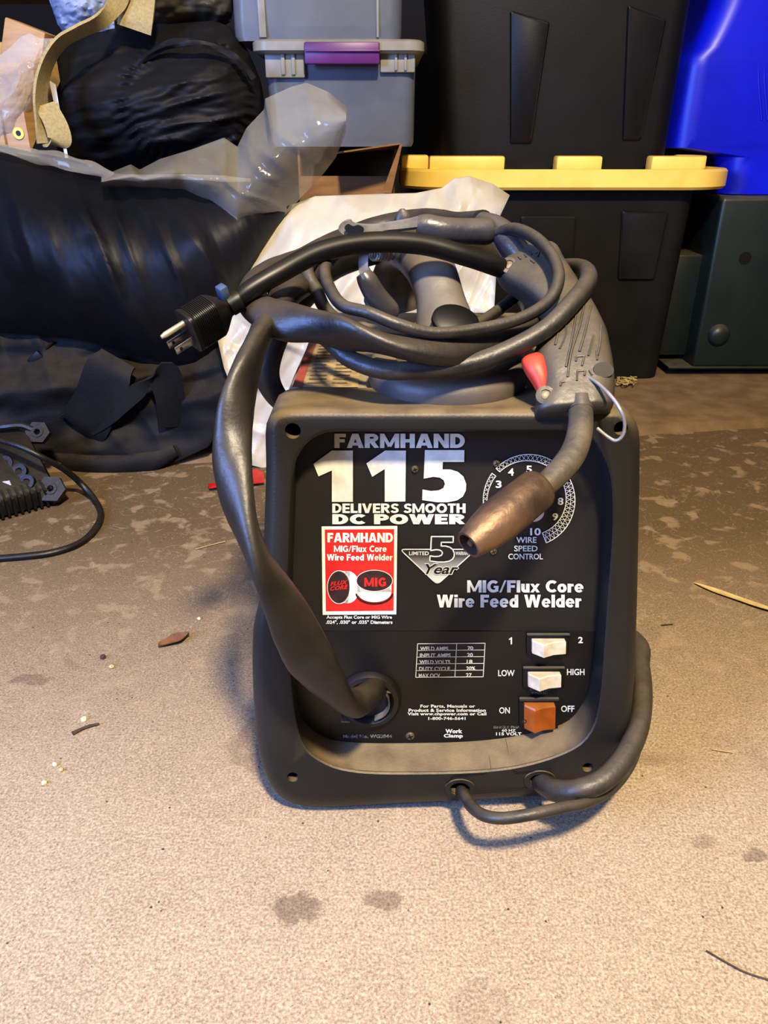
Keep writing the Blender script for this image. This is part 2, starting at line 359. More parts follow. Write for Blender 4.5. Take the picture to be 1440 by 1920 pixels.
# ------------------------------------------------------------------ WELDER
W = thing('welder', 'black and grey wire feed welder with white lettered front panel standing on the concrete floor', 'welder', (Fp(845, 1100).x, .74, 0))
OUT = [(845, 763), (700, 763), (560, 763), (520, 769), (503, 785), (498, 812), (499, 870), (497, 950), (494, 1030), (489, 1110), (478, 1160), (474, 1200), (474, 1270),
       (479, 1350), (488, 1415), (503, 1462), (522, 1490), (552, 1507), (607, 1513), (740, 1506), (870, 1500), (990, 1492), (1080, 1476), (1136, 1450),
       (1164, 1410), (1180, 1355), (1188, 1290), (1192, 1200), (1195, 1100), (1197, 1000), (1199, 900), (1199, 822), (1193, 792), (1178, 773), (1150, 764), (1000, 763)]
OPA = [(845, 809), (720, 809), (630, 809), (600, 815), (575, 831), (556, 860), (549, 895), (545, 960), (541, 1060), (540, 1140), (545, 1230), (550, 1300), (558, 1355), (574, 1400),
       (612, 1428), (655, 1441), (720, 1446), (850, 1445), (930, 1440), (985, 1431), (1040, 1415), (1086, 1392), (1110, 1360), (1121, 1320), (1127, 1270), (1132, 1200), (1139, 1100), (1145, 1020),
       (1147, 947), (1142, 890), (1127, 850), (1107, 822), (1080, 810), (960, 809)]
OPB = [(845, 780), (720, 780), (640, 780), (602, 786), (578, 806), (562, 840), (556, 890), (554, 960), (550, 1060), (549, 1140), (552, 1230), (556, 1300), (565, 1340), (586, 1368),
       (615, 1384), (655, 1391), (720, 1393), (850, 1391), (930, 1385), (985, 1376), (1036, 1364), (1070, 1347), (1092, 1318), (1102, 1290), (1109, 1250), (1115, 1200), (1123, 1100), (1128, 1020),
       (1130, 947), (1127, 880), (1115, 830), (1098, 798), (1070, 780), (960, 780)]
def closed_resample(pts, n):
    p = [Vector((a, b, 0)) for a, b in pts]; m = len(p); s = []
    for i in range(m):
        a, b, c, d = p[i-1], p[i], p[(i+1) % m], p[(i+2) % m]
        for k in range(12):
            u = k/12; s.append(0.5*((2*b)+(c-a)*u+(2*a-5*b+4*c-d)*u*u+(3*b-a-3*c+d)*u*u*u))
    L = [0]
    for i in range(len(s)): L.append(L[-1]+(s[(i+1) % len(s)]-s[i]).length)
    out = []; j = 0
    for k in range(n):
        t = L[-1]*k/n
        while L[j+1] < t: j += 1
        u = (t-L[j])/max(L[j+1]-L[j], 1e-6); q = s[j].lerp(s[(j+1) % len(s)], u); out.append((q.x, q.y))
    return out
NR = 144
def inset(pts, d):
    out = []; n = len(pts)
    for i in range(n):
        a = pts[i-2]; b = pts[(i+2) % n]; t = Vector((b[0]-a[0], b[1]-a[1])).normalized(); nn = Vector((t.y, -t.x))   # ccw on screen-down
        out.append((pts[i][0]+nn.x*d, pts[i][1]+nn.y*d))
    return out
ro = closed_resample(OUT, NR); ra = closed_resample(OPA, NR); rb = closed_resample(OPB, NR)
# orientation test so positive inset goes inward
t_ = inset(ro, 10)
SG = 1 if abs(t_[0][1]) > ro[0][1] else -1
RD = .030
def ringF(pts, d, dy=0): return [Fp(x, y, d)+Vector((0, dy, 0)) for x, y in pts]
def back(ring, Y): return [Vector((p.x, p.y+Y, max(p.z, .02))) for p in ring]
O0 = ringF(ro, 0)
ctr = sum(O0, Vector())/NR
bezel_rings = []
for k in range(7):                                      # rounded outer edge
    a = PI/2*k/6; bezel_rings.append(ringF(inset(ro, SG*22*(1-math.sin(a))), .018*(1-math.cos(a))) if False else ringF(inset(ro, SG*20*(1-math.sin(a))), .016*(1-math.cos(a))))
rr = bezel_rings[-1]
bezel_rings.append([p+Vector((0, .025, 0)) for p in rr])
bezel_rings.append([p+Vector((0, .050, 0)) for p in rr])
def shrink(ring, s):
    c = sum(ring, Vector())/len(ring); return [c+Vector(((p.x-c.x)*s, p.y-c.y, (p.z-c.z)*s)) for p in ring]
bezel_rings.append(shrink([p+Vector((0, .050, 0)) for p in rr], .97))
inner = [ringF(inset(rb, -SG*2), RD+.012), ringF(rb, RD)]
for t in (.25, .5, .75): inner.append([Fp(b[0], b[1], RD).lerp(Fp(a[0], a[1], .004), t) for a, b in zip(ra, rb)])
inner += [ringF(ra, .004), ringF(inset(ra, -SG*2), .0012), ringF(inset(ra, -SG*6), 0)]
seq = inner+bezel_rings
V, Fc = loft(seq, False, False)
n_ = len(seq)
for i in range(NR): Fc.append([(n_-1)*NR+i, (n_-1)*NR+(i+1) % NR, (i+1) % NR, i])   # close the solid at the back
bez_o = obj('front_bezel', (V, Fc), 'plastic', W)
def cut(o, cutters):
    g = join(*cutters); c = obj('cutter', g, 'black', None, smooth=False, kind='structure')
    bpy.context.view_layer.update()
    o.data.materials.append(M['plastic'])
    md = o.modifiers.new('b', 'BOOLEAN'); md.object = c; md.operation = 'DIFFERENCE'; md.solver = 'EXACT'
    bpy.context.view_layer.update(); dg = bpy.context.evaluated_depsgraph_get()
    me = bpy.data.meshes.new_from_object(o.evaluated_get(dg)); o.modifiers.clear(); old = o.data; o.data = me
    for p in me.polygons: p.material_index = 0
    me.set_sharp_from_angle(angle=math.radians(40))
    bpy.data.objects.remove(c)
holes = [(549, 808, 15), (1164, 803, 13), (549, 1457, 10.5), (1102, 1439, 10)]
cutters = []
for x, y, r in holes:
    p = Fp(x, y, 0); cutters.append(lathe([(pr(p, r), -.03), (pr(p, r), .01)], p, NF, 24))
for x, y, r in ((862, 1478, 13), (1012, 1463, 14)):
    p = Fp(x, y, 0); cutters.append(lathe([(pr(p, r), -.03), (pr(p, r), .01)], p, NF, 24, 1.35, (1, 0, 0)))
cut(bez_o, cutters)
def flat_poly(pts, d): return [Fp(x, y, d) for x, y in pts], [list(range(len(pts)))]
# housing behind the bezel
b0 = shrink([p+Vector((0, .046, 0)) for p in rr], .965)
def bodyring(Yoff, s):
    return [Vector((p.x, p.y+Yoff+.0, max(p.z, .022))) for p in shrink(b0, s)]
hr = [bodyring(0, .985), bodyring(.003, 1.0), bodyring(.1, 1.0), bodyring(.25, .985), bodyring(.36, .97), bodyring(.375, .93)]
obj('housing', loft(hr), 'cover', W)
obj('control_panel', flat_poly(inset(rb, -SG*1), RD-.0002), 'panel', W, smooth=False)
low = [(x, y) for x, y in rb if y > 1184]
low = [(1115.5, 1184)]+low[::-1]+[(550.5, 1184)] if low[0][0] < low[-1][0] else [(550.5, 1184)]+low+[(1115.5, 1184)]
obj('lower_panel', flat_poly(low, RD-.0009), 'panel2', W, smooth=False)
TD = RD-.0014                                           # depth on which the print lies
# line drawing in the plane of the panel
def line(pts, w, closed=False, d=None):
    d = TD if d is None else d; V = []; Fc = []
    q = list(pts)+([pts[0]] if closed else [])
    for a, b in zip(q, q[1:]):
        t = Vector((b[0]-a[0], b[1]-a[1])); L = t.length
        if L < 1e-6: continue
        t /= L; n = Vector((-t.y, t.x))*w/2; e = t*w*.25; k = len(V)
        for s in ((a[0]-e.x+n.x, a[1]-e.y+n.y), (b[0]+e.x+n.x, b[1]+e.y+n.y), (b[0]+e.x-n.x, b[1]+e.y-n.y), (a[0]-e.x-n.x, a[1]-e.y-n.y)): V.append(Fp(s[0], s[1], d))
        Fc.append([k, k+1, k+2, k+3])
    return V, Fc
def text(s, box, bold=.0, shear=0.0, d=None, slope=0.0):
    d = TD if d is None else d
    cu = bpy.data.curves.new('t', 'FONT'); cu.body = s; cu.size = 1; cu.offset = bold; cu.shear = shear; cu.resolution_u = 3; cu.fill_mode = 'FRONT'
    if bold > .03: cu.space_character = 1.06
    o = bpy.data.objects.new('t', cu); col.objects.link(o); bpy.context.view_layer.update()
    me = bpy.data.meshes.new_from_object(o.evaluated_get(bpy.context.evaluated_depsgraph_get()))
    vs = [v.co.copy() for v in me.vertices]; fs = [list(p.vertices) for p in me.polygons]
    bpy.data.objects.remove(o); bpy.data.curves.remove(cu); bpy.data.meshes.remove(me)
    x0 = min(v.x for v in vs); x1 = max(v.x for v in vs); y0 = min(v.y for v in vs); y1 = max(v.y for v in vs)
    X0, Y0, X1, Y1 = box
    return [Fp(X0+(v.x-x0)/(x1-x0)*(X1-X0), Y1-(v.y-y0)/(y1-y0)*(Y1-Y0)-slope*(v.x-x0)/(x1-x0), d) for v in vs], fs
def arc(cx, cy, rx, ry, a0, a1, n=14):
    return [(cx+rx*math.cos(math.radians(a0+(a1-a0)*k/n)), cy+ry*math.sin(math.radians(a0+(a1-a0)*k/n))) for k in range(n+1)]
def heavy(c, t):                                         # heavy block glyphs: (advance, [(thickness, polyline)])
    T = t/2; h = 1-T; D = {
     'F': (.60, [(t, [(T, 0), (T, 1)]), (t*.95, [(T, 1-t*.475), (.60, 1-t*.475)]), (t*.85, [(T, .5), (.54, .5)])]),
     'A': (.86, [(t, [(.12, -.04), (.40, 1.04)]), (t, [(.74, -.04), (.46, 1.04)]), (t*.75, [(.2, .27), (.66, .27)])]),
     'R': (.74, [(t, [(T, 0), (T, 1)]), (t*.85, [(T, 1-t*.42), (.38, 1-t*.42)]+arc(.38, .71, .22, .29-t*.42, 90, -90)+[(T, .42+t*.42)]), (t, [(.34, .5), (.63, -.04)])]),
     'M': (1.0, [(t*.86, [(t*.43, 0), (t*.43, 1)]), (t*.86, [(1-t*.43, 0), (1-t*.43, 1)]), (t*.72, [(.13, 1.04), (.5, .10)]), (t*.72, [(.87, 1.04), (.5, .10)])]),
     'H': (.76, [(t, [(T, 0), (T, 1)]), (t, [(.76-T, 0), (.76-T, 1)]), (t*.85, [(T, .5), (.70, .5)])]),
     'N': (.80, [(t*.9, [(t*.45, 0), (t*.45, 1)]), (t*.9, [(.80-t*.45, 0), (.80-t*.45, 1)]), (t, [(.13, 1.03), (.67, -.03)])]),
     'D': (.78, [(t, [(T, 0), (T, 1)]), (t*.9, [(T, 1-t*.45), (.34, 1-t*.45)]+arc(.34, .5, .44-T, .5-t*.45, 90, -90)+[(T, t*.45)])]),
     'E': (.62, [(t, [(T, 0), (T, 1)])]+[(t*.85, [(T, y), (x, y)]) for x, y in ((.62, 1-t*.42), (.58, .5), (.62, t*.42))]),
     'L': (.58, [(t, [(T, 0), (T, 1)]), (t*.9, [(T, t*.45), (.58, t*.45)])]), 'I': (t, [(t, [(T, 0), (T, 1)])]),
     'V': (.84, [(t, [(.12, 1.04), (.40, -.04)]), (t, [(.72, 1.04), (.44, -.04)])]),
     'S': (.66, [(t*.86, arc(.36, .72, .22, .28-t*.43, 20, 200, 12)+arc(.36, .72, .22, .24-T*.2, 200, 262, 5)+arc(.31, .28, .24, .26-T*.2, 80, 0, 6)+arc(.31, .28, .24, .28-t*.43, 0, -160, 12))]),
     'O': (.88, [(t*.95, arc(.44, .5, .44-T*.95, .5-T*.9, 0, 360, 30))]), 'C': (.74, [(t*.95, arc(.44, .5, .44-T*.95, .5-T*.9, 48, 312, 24))]),
     'G': (.80, [(t*.95, arc(.44, .5, .44-T*.95, .5-T*.9, 48, 300, 24)), (t*.85, [(.80-T, .08), (.80-T, .50)]), (t*.7, [(.46, .46), (.80, .46)])]),
     'T': (.66, [(t, [(.33, 0), (.33, 1)]), (t*.9, [(0, 1-t*.45), (.66, 1-t*.45)])]),
     'P': (.70, [(t, [(T, 0), (T, 1)]), (t*.85, [(T, 1-t*.42), (.38, 1-t*.42)]+arc(.38, .68, .21, .32-t*.42, 90, -90)+[(T, .36+t*.42)])]),
     'W': (1.16, [(t*.9, [(.11, 1.04), (.32, -.04)]), (t*.9, [(.55, 1.04), (.34, -.04)]), (t*.9, [(.61, 1.04), (.82, -.04)]), (t*.9, [(1.05, 1.04), (.84, -.04)])]),
     '/': (.46, [(t*.6, [(.05, -.05), (.41, 1.05)])]),
     'l': (t, [(t, [(T, 0), (T, 1)])]), 'i': (t, [(t, [(T, 0), (T, .72)]), (t, [(T, .80), (T, 1.0)])]),
     'u': (.58, [(t, [(T, .72), (T, .3)]+arc(.29, .29, .29-T, .29-T*.8, 180, 270, 8)+[(.34, T*.8)]), (t, [(.58-T, 0), (.58-T, .72)])]),
     'x': (.64, [(t, [(.10, -.04), (.54, .76)]), (t, [(.54, -.04), (.10, .76)])]), 'o': (.64, [(t*.92, arc(.32, .36, .32-T*.92, .36-T*.8, 0, 360, 24))]),
     'r': (.42, [(t, [(T, 0), (T, .72)]), (t*.8, [(T, .40), (.22, .58), (.42, .62)])]),
     'e': (.62, [(t*.8, arc(.31, .36, .31-T*.8, .36-T*.75, 0, 318, 24)), (t*.55, [(.1, .36), (.60, .36)])]),
     'd': (.62, [(t*.9, arc(.30, .36, .30-T*.9, .36-T*.8, 0, 360, 24)), (t, [(.62-T, 0), (.62-T, 1)])]), ' ': (.30, [])}
    return D[c]
def bold(s, box, t=.25, gap=.06, d=None):
    d = TD if d is None else d; V = []; Fc = []; x = 0
    for c in s:
        adv, st = heavy(c, t); top = .72 if c in 'uxore' else 1.0
        for w, pl in st:
            for i, (a, b) in enumerate(zip(pl, pl[1:])):
                v = Vector((b[0]-a[0], b[1]-a[1])); L = v.length
                if L < 1e-6: continue
                v /= L; n = Vector((-v.y, v.x))*w/2; e = v*(w*.10 if len(pl) > 3 else 0); k = len(V)
                for q in ((a[0]-e.x+n.x, a[1]-e.y+n.y), (b[0]+e.x+n.x, b[1]+e.y+n.y), (b[0]+e.x-n.x, b[1]+e.y-n.y), (a[0]-e.x-n.x, a[1]-e.y-n.y)): V.append((x+q[0], min(max(q[1], 0), top)))
                Fc.append([k, k+1, k+2, k+3])
        x += adv+gap
    x -= gap; X0, Y0, X1, Y1 = box; zz = {}
    return [Fp(X0+v[0]/x*(X1-X0), Y1-v[1]*(Y1-Y0), d-.00002*((i//4) % 7)) for i, v in enumerate(V)], Fc
def C36(pts): return [(500+x/3.6, 760+y/3.6) for x, y in pts]
one1 = C36([(315, 395), (440, 305), (582, 305), (582, 652), (440, 652), (440, 440), (350, 480)])
one2 = C36([(673, 392), (800, 305), (940, 305), (936, 649), (797, 651), (797, 430), (712, 483)])
five_raw = [(1068, 302), (1335, 302), (1333, 382), (1190, 382), (1187, 432), (1240, 433), (1290, 448), (1328, 480), (1347, 530), (1345, 575), (1325, 615), (1285, 642), (1220, 655), (1150, 654), (1050, 640),
            (1052, 568), (1110, 578), (1160, 574), (1192, 558), (1203, 532), (1195, 506), (1168, 488), (1125, 483), (1060, 495)]
five = C36(five_raw)
FLATS.update(('brand_lettering', 'number_lettering', 'slogan_lettering', 'title_lettering', 'dial_scale', 'rating_table', 'warranty_emblem', 'info_lettering', 'switch_lettering', 'emblem_outline', 'emblem_lettering', 'sticker_print', 'sticker_lettering', 'dim_lettering', 'wire_spool', 'spool_rim', 'red_field', 'spool_lettering', 'model_lettering', 'cord_plate_seam'))
def each(name, geos, m='ink', parent=None):
    for g_ in geos: obj(name, g_, m, parent or W, smooth=False)
def lett(name, geos, m='ink', parent=None, **k): return obj(name, join(*geos), m, parent or W, smooth=False, **k)
lett('brand_lettering', [bold('FARMHAND', (627, 813, 872, 840), .27)], label='grey white capital lettering')
lett('number_lettering', [flat_poly(one1, TD), flat_poly(one2, TD), flat_poly(five, TD)])
each('slogan_lettering', [bold('DELIVERS SMOOTH', (623, 944, 873, 962), .25), bold('DC POWER', (623, 964, 871, 983), .30)])
each('title_lettering', [bold('MIG/Flux Core', (876, 1088, 1094, 1111)), bold('Wire Feed Welder', (819, 1115, 1090, 1139))])
each('info_lettering', [text('Accepts Flux Core or MIG Wire', (612, 1154, 735, 1162), .03), text('.024", .030" or .035" Diameters', (611, 1163, 736, 1171), .03),
     text('For Parts, Manuals or', (788, 1321, 891, 1328), .04), text('Product & Service Information', (766, 1328.5, 911, 1335), .04),
     text('Visit www.chpower.com or Call', (764, 1335.5, 912, 1343), .04), text('1-800-746-5641', (803, 1344, 873, 1350), .04),
     text('Work', (835, 1367, 867, 1375), .05), text('Clamp', (832, 1376, 868, 1385), .05), text('60 HZ', (941, 1367, 967, 1372), .03), text('115 VOLT', (930, 1373, 978, 1379), .04)])
each('dim_lettering', [text('DUTY CYCLE', (992, 1283, 1035, 1287.5), .02), text('EXCEEDED', (994, 1290, 1032, 1294.5), .02), text('WHEN LIT', (996, 1296.5, 1028, 1301), .02),
     text('SINGLE PHASE', (925, 1361, 984, 1366), .03)], 'ink_dim')
lett('model_lettering', [text('Model No. WG2044', (643, 1377, 735, 1384), .05)], 'ink_dim')
each('switch_lettering', [join(line([(958.8, 1195.5), (958.8, 1207.5)], 2.8), line([(954.8, 1199), (958.6, 1196.4)], 2.2)), text('2', (1084, 1194, 1093, 1206), .03), text('LOW', (934, 1256, 965, 1268), .02), text('HIGH', (1063, 1254, 1096, 1266), .02),
     text('ON', (936, 1326, 956, 1338), .02), text('OFF', (1052, 1323, 1077, 1335), .02)])
# rating table
def tb(u, v): return (783+(909-783)*u-3.5*v+.5*u, 1207+63*v-1.0*u)
g = [line([tb(0, 0), tb(1, 0), tb(1, 1), tb(0, 1)], 1.5, True), line([tb(.58, 0), tb(.58, 1)], 1.4)]
for k in range(1, 5): g.append(line([tb(0, k/5), tb(1, k/5)], 1.2))
rows = [('WELD AMPS', '70', .42), ('INPUT AMPS', '20', .46), ('WELD VOLTS', '18', .46), ('DUTY CYCLE', '20%', .46), ('MAX OCV', '27', .32)]
for k, (a, b, w) in enumerate(rows):
    q = tb(.04, k/5+.07); r = tb(.04+w, k/5+.16); g.append(text(a, (q[0], q[1]+1, r[0], q[1]+8.5), .03))
    q = tb(.74, k/5+.07); g.append(text(b, (q[0], q[1]+1, q[0]+(17 if '%' in b else 11), q[1]+8.5), .03))
lett('rating_table', g)
# warranty emblem
def rc(pts, r=.12):
    out = []
    for i in range(len(pts)):
        p = Vector(pts[i]); a = Vector(pts[i-1]); b = Vector(pts[(i+1) % len(pts)])
        p0 = p+(a-p).normalized()*r; p1 = p+(b-p).normalized()*r
        for k in range(6):
            t = k/5; q = p0*(1-t)**2+p*2*t*(1-t)+p1*t*t; out.append((q.x, q.y))
    return out
tri = rc([(750, 1030), (893, 1030), (820, 1096)], 9)
em = bpy.data.materials.new('emblem_fade'); em.use_nodes = True; nt = em.node_tree; tcn = nt.nodes.new('ShaderNodeTexCoord'); sx = nt.nodes.new('ShaderNodeSeparateXYZ')
rp = nt.nodes.new('ShaderNodeValToRGB'); rp.color_ramp.elements[0].color = lin((190, 190, 180)); rp.color_ramp.elements[0].position = .1; rp.color_ramp.elements[1].color = lin((26, 25, 23)); rp.color_ramp.elements[1].position = .85
nt.links.new(tcn.outputs['Generated'], sx.inputs[0]); nt.links.new(sx.outputs['Z'], rp.inputs[0]); nt.links.new(rp.outputs[0], nt.nodes['Principled BSDF'].inputs['Base Color']); nt.nodes['Principled BSDF'].inputs['Roughness'].default_value = .55
M['emblem'] = em
emb = obj('warranty_emblem', flat_poly(tri[::-1], TD), 'emblem', W, smooth=False)
def map5(box):
    return [(box[0]+(x-1050)/298*(box[2]-box[0]), box[1]+(y-302)/353*(box[3]-box[1])) for x, y in five_raw]
def slant(p): return [(x-(y-1006)*.0, y) for x, y in p]
f5 = map5((806, 1006, 852, 1054))
lett('emblem_outline', [line(tri, 2, True, TD-.0002), line(f5, 2.4, True, TD-.0006), line([(772, 1036), (772, 1036.1)], .1)], 'ink', emb)
obj('emblem_five', flat_poly(f5, TD-.0004), 'panel', emb, smooth=False)
each('emblem_lettering', [text('LIMITED', (767, 1034, 804, 1041), .02, d=TD-.0002), text('WARRANTY', (854, 1034, 884, 1041), .02, d=TD-.0002)], 'ink', emb)
obj('year_backing', text('Year', (796, 1056, 861, 1078), .06, .35, TD-.0007), 'ink', emb, smooth=False)
obj('year_lettering', text('Year', (797.5, 1057.5, 859.5, 1076.5), .02, .35, TD-.0009), 'black', emb, smooth=False)
# dial scale
def rad_at(a):                                          # a: clockwise degrees from bottom-left start
    return 5+15*(a/290)
g = []; cxd, cyd = 992, 938
def dp(r, a):
    an = math.radians(222-a); return (cxd+r*math.cos(an), cyd-r*math.sin(an)*1.0)
for a0, a1 in ((5, 78), (86, 290)):
    st = [a0+(a1-a0)*k/60 for k in range(61)]
    g.append(line([dp(86, a) for a in st], 1.6)); g.append(line([dp(86-rad_at(a), a) for a in st], 1.6))
    for a in (a0, a1): g.append(line([dp(86, a), dp(86-rad_at(a), a)], 1.6))
    stp = 6.0; a = a0
    while a < a1-1:
        g.append(line([dp(86, a), dp(86-rad_at(a+stp), min(a+stp, a1))], .8)); g.append(line([dp(86-rad_at(a), a), dp(86, min(a+stp, a1))], .8))
        mid = a+stp/2; a += stp
        if a > 150: g.append(line([dp(86-rad_at(a)/2, a), dp(86-rad_at(a)/2, min(a+stp, a1))], .8))
for s, x, y in (('0', 961, 994), ('1', 940, 968), ('2', 928, 940), ('3', 935, 908), ('4', 958, 885), ('5', 992, 880), ('6', 1022, 888), ('7', 1046, 908), ('8', 1051, 940), ('9', 1041, 969), ('10', 1004, 997)):
    w = 10 if len(s) == 2 else (4 if s == '1' else 5.5); g.append(text(s, (x-w, y-7, x+w, y+7), .03))
g += [text('WIRE', (968, 1007, 1006, 1018), .02), text('SPEED', (964, 1023, 1008, 1034), .02), text('CONTROL', (953, 1038, 1018, 1049), .02)]
lett('dial_scale', g)
# dial knob
kc = Fp(993, 944, RD); kn = thing
R_ = pr(kc, 1)
knob = obj('speed_knob', lathe([(36*R_, 0), (36*R_, .003), (30*R_, .006), (27*R_, .020), (25*R_, .021)], kc, NF, 28), 'black', W)
obj('knob_cap', lathe([(18*R_, .0205), (18*R_, .0218), (15*R_, .0225)], kc, NF, 28), 'steel', knob, label='round silver knob cap')
# red sticker
stk = obj('sticker', join(flat_poly([(603, 987), (745, 986), (743, 1152), (605, 1153)][::-1], TD)), 'sticker', W, smooth=False, label='white bordered red label with wire spools')
obj('red_field', flat_poly([(609, 993), (739, 992), (738, 1145), (611, 1146)][::-1], TD-.0003), 'red', stk, smooth=False)
def ell(cx, cy, rx, ry, rot=0, n=40, a0=0, a1=360):
    out = []
    for k in range(n if a1-a0 >= 360 else n+1):
        a = math.radians(a0+(a1-a0)*k/n); x = rx*math.cos(a); y = ry*math.sin(a); c, s = math.cos(rot), math.sin(rot)
        out.append((cx+x*c-y*s, cy+x*s+y*c))
    return out
S1, S2, S3 = TD-.0006, TD-.0009, TD-.0012
lett('sticker_lettering', [bold('FARMHAND', (614, 999, 737, 1017), .26, d=S1), bold('MIG/Flux Core', (626, 1023, 725, 1035), .23, d=S1), bold('Wire Feed Welder', (613, 1039, 736, 1051), .23, d=S1)], 'sticker', stk)
lett('spool_rim', [flat_poly(ell(653, 1101, 21, 30), S1), flat_poly([(636, 1070), (656, 1072), (654, 1130), (637, 1131)], S1), flat_poly(ell(702, 1110, 32, 19), S1), flat_poly([(670, 1092), (734, 1092), (734, 1110), (670, 1110)], S1),
     line(ell(636, 1101, 22, 31), 1.2, True, S2), line(ell(702, 1089, 34, 20), 1.2, True, S2)], 'sticker', stk)
lett('wire_spool', [flat_poly(ell(635, 1101, 20.5, 30), S2), flat_poly(ell(702, 1089, 33, 19), S2), line(ell(702, 1112, 34, 20, 0, 40, 5, 175), 3, False, S2)], 'spool_dark', stk)
lett('spool_lettering', [bold('MIG', (683, 1083, 724, 1100), .27, .1, d=S3), text('FLUX', (619, 1091, 653, 1099), .04, .3, d=S3, slope=4), text('CORE', (619, 1100, 653, 1108), .04, .3, d=S3, slope=4)], 'red', stk)
# rocker switches
def switch(px0, px1, py0, py1, m, lbl, rk):
    a = Fp(px0, py0, RD); b = Fp(px1, py0, RD); c = Fp(px0, py1, RD); w = (b-a).length; h = (c-a).length; x = (b-a).normalized(); y = (a-c).normalized()
    cen = Fp((px0+px1)/2, (py0+py1)/2, RD); Rm = Matrix((x, y, NF)).transposed()
    sw = obj('rocker_switch', rbox(cen+NF*.0015, (w, h, .0045), .001, Rm), 'black', W, label=lbl)
    obj('switch_lip', rbox(cen+y*h*.46+NF*.004, (w*1.0, h*.09, .003), .0006, Rm), 'gun', sw)
    q = [(-.5, .001), (-.5, .0055), (-.2, .0135), (.12, .0085), (.5, .0068), (.5, .001)]
    rw, rh = w*rk[0], h*rk[1]; ss = []
    for s, ins in ((-.5, 1), (-.44, 0), (.44, 0), (.5, 1)):
        ss.append([cen+x*(u*rw*(.96 if ins else 1))+y*(s*rh)+NF*(d*(.9 if ins else 1)+.002)-y*h*.04 for u, d in q])
    rkr = obj('rocker', loft(ss), m, sw, autosm=25)
    return sw, cen, Rm, rkr
switch(986, 1066, 1184, 1224, 'white_rocker', 'upper white rocker switch marked 1 and 2', (.78, .62))
switch(979, 1057, 1246, 1286, 'white_rocker', 'middle white rocker switch marked low and high', (.78, .62))
sw, cen, Rm, rkr = switch(972, 1046, 1304, 1362, 'amber', 'amber rocker power switch marked on and off', (.78, .78))
a_ = cen+Rm @ Vector((-.0145, -.002, .0128))
obj('switch_symbol', annulus([(.0012, 0), (.0020, 0), (.0020, .0006), (.0012, .0006)], a_, Rm @ Vector((-.45, 0, 1)), 20), 'spool_dark', rkr)
# hose port
pc = Fp(693, 1309, RD); q = pr(pc, 1)
prt = obj('hose_port', annulus([(59*q, 0), (59*q, .004), (54*q, .0075), (46*q, .008), (40*q, .005), (39*q, 0)], pc, NF), 'panel', W)
obj('port_opening', lathe([(40*q, .0), (40*q, .0016)], pc, NF, 40), 'black', prt)
obj('port_sleeve', ribbon([pc+NF*.006+Vector((math.cos(a)*37*q, 0, 0))+Vector((0, math.sin(LEAN), math.cos(LEAN)))*math.sin(a)*37*q for a in [math.radians(t) for t in (-75, -45, -15, 15, 30)]], NF*.008, .001), 'handle', prt)
for x, y in ((648, 1352), (733, 1297)):
    p = Fp(x, y, RD-.006); obj('port_tab', rbox(p, (.008, .002, .003), .0005, frame(NF)), 'screw', prt)
def screw(p, n, r, parent=W):
    s = obj('screw', lathe([(r, 0), (r, .001), (r*.8, .0022), (r*.3, .0026)], p, n, 20), 'screw', parent)
    Rm = frame(n, (1, 0, .4)); obj('screw_slot', join(rbox(p+n*.0026, (r*1.2, r*.25, .0006), 0, Rm), rbox(p+n*.0026, (r*.25, r*1.2, .0006), 0, Rm)), 'black', s, smooth=False)
screw(Fp(769, 1379, RD), NF, .0042); screw(Fp(778, 879, RD), NF, .003); screw(Fp(931, 868, RD), NF, .003); screw(Fp(925, 1033, RD), NF, .003)
# cord plate on the lower bezel
pl = [(838, 1470), (850, 1456), (905, 1452), (915, 1448), (921, 1420), (921, 1399)]
g = [line(pl, 1.8, d=-.0006), line([(838, 1470), (838, 1484), (850, 1490), (905, 1487), (1010, 1478)], 1.6, d=-.0006), line([(953, 1393), (958, 1415), (959, 1442), (966, 1449), (1005, 1447), (1024, 1452), (1030, 1462)], 1.8, d=-.0006)]
lett('cord_plate_seam', [line([(838, 1470), (850, 1456), (905, 1452), (913, 1449)], 1.8, d=-.0006), line([(838, 1470), (838, 1484), (850, 1490), (905, 1487), (1006, 1478)], 1.6, d=-.0006),
     line([(962, 1446), (968, 1450), (1005, 1447), (1024, 1452), (1030, 1462)], 1.8, d=-.0006)], 'black')
for x, y, r in ((862, 1478, 13), (1012, 1463, 14)):
    p = Fp(x, y, 0); 
    rg = annulus([(pr(p, r+1), -.001), (pr(p, r+1), .0012), (pr(p, r+8), .0012), (pr(p, r+9), -.001)], p, NF)
    obj('cord_grommet', ([Vector((p.x+(v.x-p.x)*1.35, v.y, v.z)) for v in rg[0]], rg[1]), 'plastic', W)
# ridge lines on the recess shelf
for xa, ya, xb, yb in ((913, 1391, 921, 1444), (948, 1386, 959, 1440)):
    a = Fp(xa, ya, RD-.0012); b = Fp(xb, yb, .003); obj('moulding_ridge', tube([a, a.lerp(b, .5)+NF*.0004, b], .0006, per=3, n=6), 'black', W)
# feet
for x in (-.095, .095):
    for y in (.60, .86): obj('foot', lathe([(.016, 0), (.017, .004), (.014, .035)], (W.location.x+x, y, 0), (0, 0, 1), 20), 'black', W)
